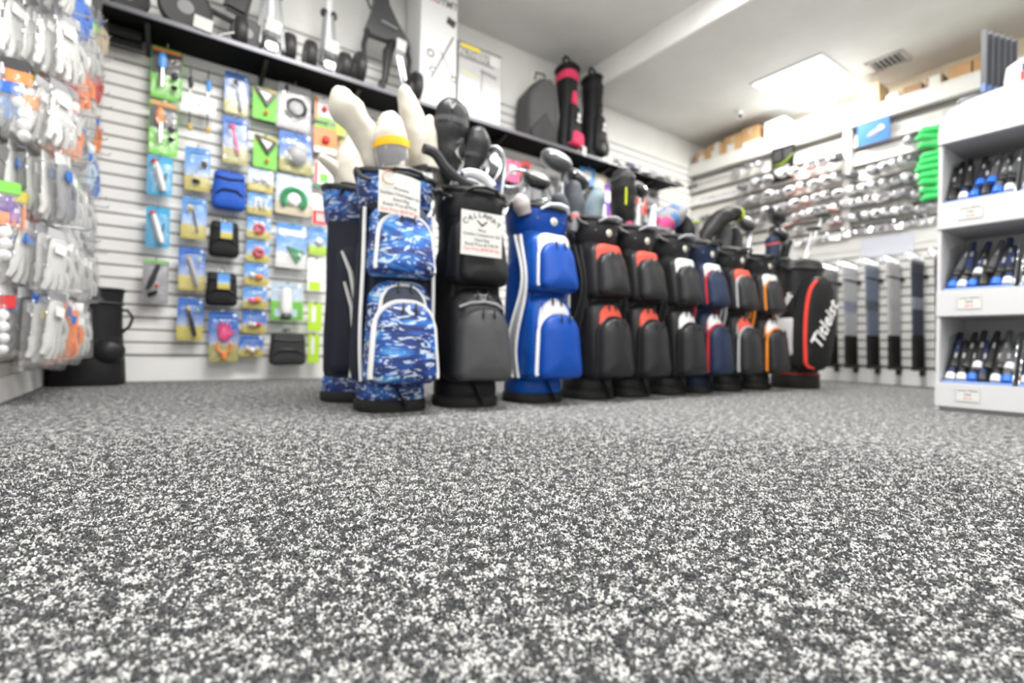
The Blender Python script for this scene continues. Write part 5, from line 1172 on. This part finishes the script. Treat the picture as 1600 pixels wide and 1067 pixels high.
g = G(); g.box(0, .002, 0, .40, .003, .09); build('strip', g, PAPER, t); text('lettering', 'GREAT BIG', .065, mat('faint_grey_print', (.5, .5, .5), .5), t, (0, -.0005, 0), (PI/2, 0, 0), bold=.001)
pp = at_x(1125, 278, XB-.05); t = thing('putter_display', 'grey putter lying across the top board near the corner', 'putter', (XB-.05, pp.y, pp.z), -PI/2)
g = G(); g.tube([(-.30, 0, 0), (.16, 0, .0)], .010, 8); build('shaft', g, SLV, t); g = G(); g.tube([(-.42, 0, 0), (-.30, 0, 0)], .020, 8); build('grip', g, HD, t); g = G(); g.lathe([(.03, -.012), (.052, -.012), (.052, .012), (.03, .012)], 16, (.20, 0, .0), Rx(PI/2), c0=False, c1=False); g.box(.2, 0, .0, .03, .02, .09); build('head', g, OG, t)
# boxes on the ledge
BX = cardboard(); BX2 = cardboard('cardboard_brown', (.34, .22, .14)); BX3 = cardboard('cardboard_pale', (.66, .50, .30))
LZ = 2.524
def lbox(px0, px1, ytop, label, m_, X=XB-.03, depth=.26, labels=(), z0=LZ, tape=True):
    py = ytop; a = at_x(px0, py, X); b = at_x(px1, py, X); top = min(a.z if ytop else b.z, ZLO-.015); y0, y1 = b.y, a.y; H = max(.05, top-z0)
    t = thing('cardboard_box', label, 'box', (X+depth/2, (y0+y1)/2, z0), -PI/2)
    g = G(); g.box(0, 0, H/2, abs(y1-y0)*.98, depth, H, bevel=.003); build('carton', g, m_, t)
    for (u, v, s_) in labels:
        g = G(); g.box(u*(y1-y0), -depth/2-.001, v*H, s_*(y1-y0), .002, .09); build('label', g, PAPER, t)
    if tape:
        g = G(); g.box(0, -depth/2-.0008, H*.8, .05, .0012, H*.36); build('tape', g, mat('tape', (.60, .45, .28), .3), t)
    return t
lbox(1087, 1105, 240, 'cardboard box at the corner end of the ledge', BX, labels=[(0, .25, .5)])
lbox(1106, 1130, 229, 'cardboard box with two white labels, second from the corner', BX, labels=[(.0, .3, .5), (.1, .8, .3)])
lbox(1131, 1159, 216, 'cardboard box with a white label, third from the corner', BX, labels=[(-.1, .3, .4)])
lbox(1159, 1185, 203, 'tallest cardboard box of the left stack, catching warm light', BX, depth=.28, labels=[])
lbox(1160, 1173, 226, 'small white box in front of the tall cardboard box, left one', WHITE, X=XB-.06, depth=.05, tape=False)
lbox(1175, 1188, 222, 'small white box in front of the tall cardboard box, right one', WHITE, X=XB-.06, depth=.05, tape=False)
lbox(1194, 1226, 192, 'white carton right of the cardboard stack', WHITE, tape=False)
lbox(1228, 1243, 202, 'slim white carton between the white carton and blue pack', WHITE, tape=False, X=XB-.05, depth=.08)
lbox(1244, 1264, 190, 'pale blue pack on the ledge under the ceiling light', mat('pack_pale_blue', (.55, .68, .88), .4), tape=False)
lbox(1268, 1306, 174, 'sky blue pack on the ledge right of the pale blue one', mat('pack_sky_blue', (.36, .55, .85), .4), tape=False)
lbox(1342, 1374, 138, 'pale cardboard box lit by the ceiling light', BX3, depth=.22)
lbox(1384, 1403, 150, 'white low carton between the pale and the brown box', WHITE, tape=False)
lbox(1411, 1440, 137, 'small brown cardboard box on the ledge', BX2, tape=False)
lbox(1448, 1473, 122, 'cardboard box with wide white label on the ledge', BX2, labels=[(0, .5, .7)], tape=False)
lbox(1482, 1518, 105, 'long cardboard box on the ledge left of the dark slats', BX, tape=False)
lbox(1520, 1560, 92, 'cardboard box on the ledge behind the dark upright slats', BX, tape=False)
# bright green sleeves
GRN = F('bright_green_cloth', (.06, .62, .16), .5); gs = None
for i, (px, py) in enumerate(((1462, 202), (1458, 214), (1461, 226), (1464, 240), (1460, 250), (1456, 261), (1461, 272), (1463, 284), (1462, 297), (1466, 306))):
    p = at_x(px, py, XB-.16); lab = 'bright green rolled sleeve, %s from the top of the hanging stack' % ORD[i]; rot = (random.uniform(-.2, .2), random.uniform(-.12, .12), -PI/2+random.uniform(-.25, .25))
    if gs is None:
        t = thing('green_sleeve', lab, 'sleeve', p, rot=rot, group='green sleeves by the white display')
        g = G(); g.tube([(-.11, 0, .0), (-.08, -.01, .012), (0, .0, .004), (.07, .01, -.008), (.11, 0, .006)], [.018, .030, .028, .032, .02], 10); build('sleeve', g, GRN, t)
        g = G(); g.tube([(.02+.034*math.cos(a), 0, .004+.034*math.sin(a)) for a in [2*PI*k/12 for k in range(12)]], .005, 6, closed=True); build('cuff', g, mat('green_trim', (.35, .85, .42), .5), t)
        g = G(); g.tube([(0, 0, .02), (0, .11, .03)], .004, 6); build('hook', g, CHROME, t); gs = t
    else: dup(gs, p, label=lab, rot=rot)

# ================================================================== IRON SETS IN FLOOR RACKS ON THE RIGHT WALL
def iron_set(idx, ypx_top, tone):
    """rack arm from the wall, six irons standing heads up, grips in a black foot"""
    p0 = at_x(ypx_top[0], ypx_top[1], XB-.015); y = p0.y; za = p0.z
    lw = ORD[idx]
    t = thing('iron_rack', 'black rack arm and foot of the %s iron set from the tour bag' % lw, 'rack', (XB-.015, y, za), PI)
    g = G(); g.box(.155, 0, 0, .32, .012, .014, bevel=.002); build('arm', g, BLACK, t)
    g = G(); g.box(.01, 0, 0, .025, .05, .035, bevel=.004); build('arm_bracket', g, BLACK, t)
    for k in range(6):
        g = G(); g.tube([(.04+.050*k, -.014, .004), (.04+.038*k, .014, .004)], .005, 6); build('notch_peg', g, BLACK, t)
    g = G(); g.box(.10, 0, -za+.145, .22, .045, .02, bevel=.003); g.box(.02, 0, -za+.115, .05, .03, .05, bevel=.003); build('foot', g, BLACK, t)
    sh = mat('shaft_'+tone[0], tone[1], .3, tone[2]); pr = None
    for k in range(6):
        x = XB-.015-.045-.050*k; xf_ = XB-.015-.03-.036*k
        lab = '%s iron, %s out from the wall, in the %s set from the tour bag' % (tone[0], ORD[k], lw)
        top = Vector((x-.012, y, za+.12)); bot = Vector((xf_, y, .16)); d = (top-bot).normalized(); L = (top-bot).length
        rot = d.to_track_quat('Z', 'X').to_euler()
        if pr is None:
            q = thing('golf_iron', lab, 'golf club', bot, rot=rot, group='irons standing in the wall racks')
            g = G(); g.tube([(0, 0, 0), (0, 0, .04), (0, 0, .27)], [.018, .017, .014], 8); build('grip', g, RUBBER, q)
            g = G(); g.tube([(0, 0, .27), (0, 0, L)], [.011, .008], 8); build('shaft', g, sh, q)
            g = G(); g.box(0, 0, L*.60, .017, .017, .10); build('shaft_band', g, mat('band_'+tone[0], tone[3], .4), q)
            ol = [(-.004, -.01), (.008, -.01), (.012, .025), (.055, .03), (.075, .055), (.058, .085), (.03, .085), (-.004, .03)]
            g = G(); g.prism([(a_, L-.01+b_) for a_, b_ in ol], -.009, .009, xf=lambda v: Rz(.9) @ v); build('head', g, CHROME, q); pr = q
        else: dup(pr, bot, label=lab, rot=rot)
tones = [('graphite', (.12, .12, .13), .4, (.05, .05, .05)), ('light steel', (.45, .46, .49), .5, (.15, .16, .30)), ('blue steel', (.16, .19, .26), .4, (.04, .04, .05)), ('pale steel', (.50, .50, .52), .4, (.40, .40, .42)), ('navy black', (.05, .06, .085), .3, (.35, .37, .45)), ('dark graphite', (.07, .07, .075), .3, (.03, .03, .04))]
for i, (q_, tn) in enumerate(zip([(1311, 444), (1341, 442), (1375, 439), (1408, 437), (1445, 433), (1481, 430)], tones)): iron_set(i, q_, tn)
pp = at_x(1385, 388, XB-.014); t = thing('info_panel', 'pale grey-blue panel above the second and third iron sets', 'sign', (XB-.014, pp.y, 1.24), -PI/2)
g = G(); g.box(0, 0, 0, .40, .004, .18); build('panel', g, mat('panel_pale', (.66, .68, .76), .4), t)

# ================================================================== WHITE GRIP DISPLAY ON THE RIGHT
DX, DY = 3.136, .846; DE = -.12
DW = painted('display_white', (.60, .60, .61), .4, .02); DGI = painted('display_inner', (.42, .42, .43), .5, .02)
t = thing('display_rack', 'white display rack with three open tiers standing on the carpet at right', 'display', (DX, DY, 0))
def yb(name, x0, x1, y0, y1, z0, z1, m_=DW, bv=.003, par=None):
    g = G(); g.box((x0+x1)/2-DX, (y0+y1)/2-DY, (z0+z1)/2, x1-x0, y1-y0, z1-z0, bevel=bv); return build(name, g, m_, par or t)
yb('side_panel', DX+.002, DX+.40, DY-.016, DY, .0, 1.40)
yb('side_panel', DX+.002, DX+.40, DE, DE+.016, .0, 1.40)
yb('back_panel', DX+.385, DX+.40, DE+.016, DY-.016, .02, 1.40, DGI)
yb('plinth', DX+.02, DX+.38, DE+.01, DY-.01, 0, .028, mat('plinth_grey', (.45, .45, .45), .6))
for z0, z1 in ((.02, .136), (.459, .586), (.887, 1.015)):
    yb('fascia', DX-.006, DX+.012, DE, DY, z0, z1)
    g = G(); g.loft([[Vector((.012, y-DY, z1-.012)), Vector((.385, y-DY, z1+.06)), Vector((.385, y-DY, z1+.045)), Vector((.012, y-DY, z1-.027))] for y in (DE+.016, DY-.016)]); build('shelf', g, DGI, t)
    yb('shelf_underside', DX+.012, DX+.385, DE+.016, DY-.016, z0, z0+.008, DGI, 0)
# header with rounded corner
ol = [(DY, 1.309), (DY, 1.36), (DY-.004, 1.40), (DY-.016, 1.435), (DY-.04, 1.462), (DY-.08, 1.482), (DY-.14, 1.496), (DY-.25, 1.508), (DY-.5, 1.512), (DE+.1, 1.50), (DE, 1.42), (DE, 1.309)]
g = G(); g.loft([[Vector((x, y-DY, z)) for y, z in ol] for x in (-.008, .02)]); build('header', g, DW, t)
g = G(); g.loft([[Vector((x, y-DY, z-.004)) for y, z in ol[1:-1]] for x in (.02, .40)]); build('top_cover', g, DW, t)
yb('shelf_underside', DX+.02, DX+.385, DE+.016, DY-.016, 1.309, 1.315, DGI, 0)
for zc in (.084, .524, .953):
    yc = at_x(1513, 600, DX).y
    cd = yb('label_card', DX-.0085, DX-.006, yc-.045, yc+.045, zc-.034, zc+.034, mat('label_border', (.5, .5, .5), .5), 0)
    g = G(); g.box(-.0092, yc-DY, zc, .001, .082, .060); o = build('label_face', g, PAPER, t)
    for k, (bd, m_) in enumerate((('GOLF PRIDE', INK), ('GRIP', INK), ('$9.99', REDINK))):
        text('lettering', bd, .0135, m_, t, (-.0102, yc-DY, zc+.019-.018*k), (PI/2, 0, -PI/2), .0002)
GR = {'black': mat('grip_black', (.02, .02, .022), .6), 'navy': mat('grip_navy', (.02, .035, .10), .6), 'grey': mat('grip_grey', (.10, .10, .105), .6)}
CP = {'blue': mat('cap_blue', (.02, .16, .75), .4), 'white': mat('cap_white_end', (.82, .82, .84), .4), 'dark': mat('cap_dark_end', (.03, .03, .03), .4), 'red': mat('cap_red_end', (.70, .05, .06), .4)}
gp = {}
def grip(b, cpk, loc, label, rot):
    key = (b, cpk)
    if key not in gp:
        q = thing('golf_grip', label, 'grip', loc, rot=rot, group='golf grips in the display trays')
        g = G(); g.tube([(0, 0, .035), (0, 0, .10), (0, 0, .20), (0, 0, .235)], [.0165, .0160, .0125, .0115], 10); build('sleeve', g, GR[b], q)
        g = G(); g.tube([(0, 0, 0), (0, 0, .006), (0, 0, .034)], [.017, .0195, .0185], 12); build('end_cap', g, CP[cpk], q)
        g = G(); g.tube([(-.0135, -.004, .12), (-.0135, -.004, .15)], .006, 6); build('printed_mark', g, mat('mark_grey', (.4, .4, .42), .5), q); gp[key] = q
    else: dup(gp[key], loc, label=label, rot=rot)
tiers = [(1.015, 'top', ['dark', 'white', 'blue', 'dark', 'blue', 'white'], 7), (.586, 'middle', ['blue', 'white', 'blue', 'dark', 'blue', 'white'], 7), (.136, 'bottom', ['white', 'white', 'blue', 'dark', 'white', 'blue'], 7)]
for zt, nm, caps_, n_ in tiers:
    for tr, (ya, yb_) in enumerate(((DY-.022, .575), (.555, .30))):
        q = thing('acrylic_tray', 'clear acrylic tray in the %s tier, %s one' % (nm, 'left' if tr == 0 else 'right'), 'tray', (DX+.02, (ya+yb_)/2, zt))
        w_ = ya-yb_; ACR = film_mat('acrylic', (.96, .98, 1), .14, .10)
        g = G(); g.loft([[Vector((x, y, z)) for x, z in ((0, -.005), (.004, -.005), (.27, .062), (.27, .066))] for y in (-w_/2, w_/2)]); build('floor', g, ACR, q)
        for s_ in (-1, 1):
            g = G(); g.loft([[Vector((x, s_*w_/2+d_, z)) for x, z in ((0, -.008), (.27, .055), (.27, .27), (.10, .22))] for d_ in (-.002, .002)]); build('side', g, ACR, q)
        g = G(); g.box(-.001, 0, .004, .003, w_, .016); build('front_lip', g, mat('lip_blue', (.25, .38, .80), .3), q)
        n2 = 6 if tr == 0 else 6
        for ly in range(2):
            for i in range(n2):
                y = ya-.024-(w_-.048)*i/(n2-1)+random.uniform(-.004, .004); x = DX+.036+.030*ly; z = zt+.016+.058*ly
                if ly: y -= .012 if i < n2-1 else .0
                b = random.choice(['black', 'black', 'navy', 'grey']); cp_ = caps_[i] if ly == 0 else random.choice(['dark', 'dark', 'blue', 'dark', 'white'])
                if tr == 1 and ly == 0 and i < 2: cp_ = 'red' if i == 1 else 'white'
                grip(b, cp_, (x, y, z), 'rubber golf grip, %s tier, %s tray, %s layer, %s from the left' % (nm, 'left' if tr == 0 else 'right', 'lower' if ly == 0 else 'upper', ORD[i]), (random.uniform(-.12, .12), .62+random.uniform(-.04, .04)+.1*ly, 0))
# dark upright slats and small goods on top of the display
for k in range(6):
    a = at_x(1543+0*k, 90, DX+.05); x = DX+.05+.042*k
    g = G(); g.box(0, 0, .165, .014, .022, .33, bevel=.002); o = build('upright_board', g, mat('board_slate', (.05, .055, .065), .35))
    o.location = (x, a.y+.012-.013*k, 1.500+.0); tag(o, 'dark slate upright board on top of the white display, %s of six' % ORD[k], 'board', 'dark boards on the display')
    a2 = G(); a2.box(-.008, 0, .05, .002, .015, .04); pb = build('printed_patch', a2, mat('patch_blue', (.12, .2, .5), .4), o)
a = at_x(1515, 135, DX+.05)
g = G(); g.loft([sring(.03, .05, 0, e=4), sring(.03, .05, .03, e=4), sring(.026, .046, .036, e=4)]); o = build('flat_case', g, mat('case_dark', (.08, .085, .10), .4)); o.location = (DX+.06, a.y-.005, 1.492); tag(o, 'flat dark case on the display left of the upright boards', 'case')
a = at_x(1592, 105, DX+.10); t = thing('small_carton', 'white carton with navy and red print at the top right of the display', 'box', (DX+.13, a.y-.03, 1.508))
g = G(); g.loft([sring(.05, .08, 0, e=5), sring(.052, .082, .06, e=5), sring(.05, .075, .12, e=4), sring(.03, .045, .145, e=3)]); build('carton', g, WHITE, t)
g = G(); g.box(-.053, -.02, .05, .003, .08, .05); build('printed_red', g, cc('red'), t)
g = G(); g.box(-.053, -.02, .095, .003, .07, .035); build('printed_navy', g, cc('navy'), t)
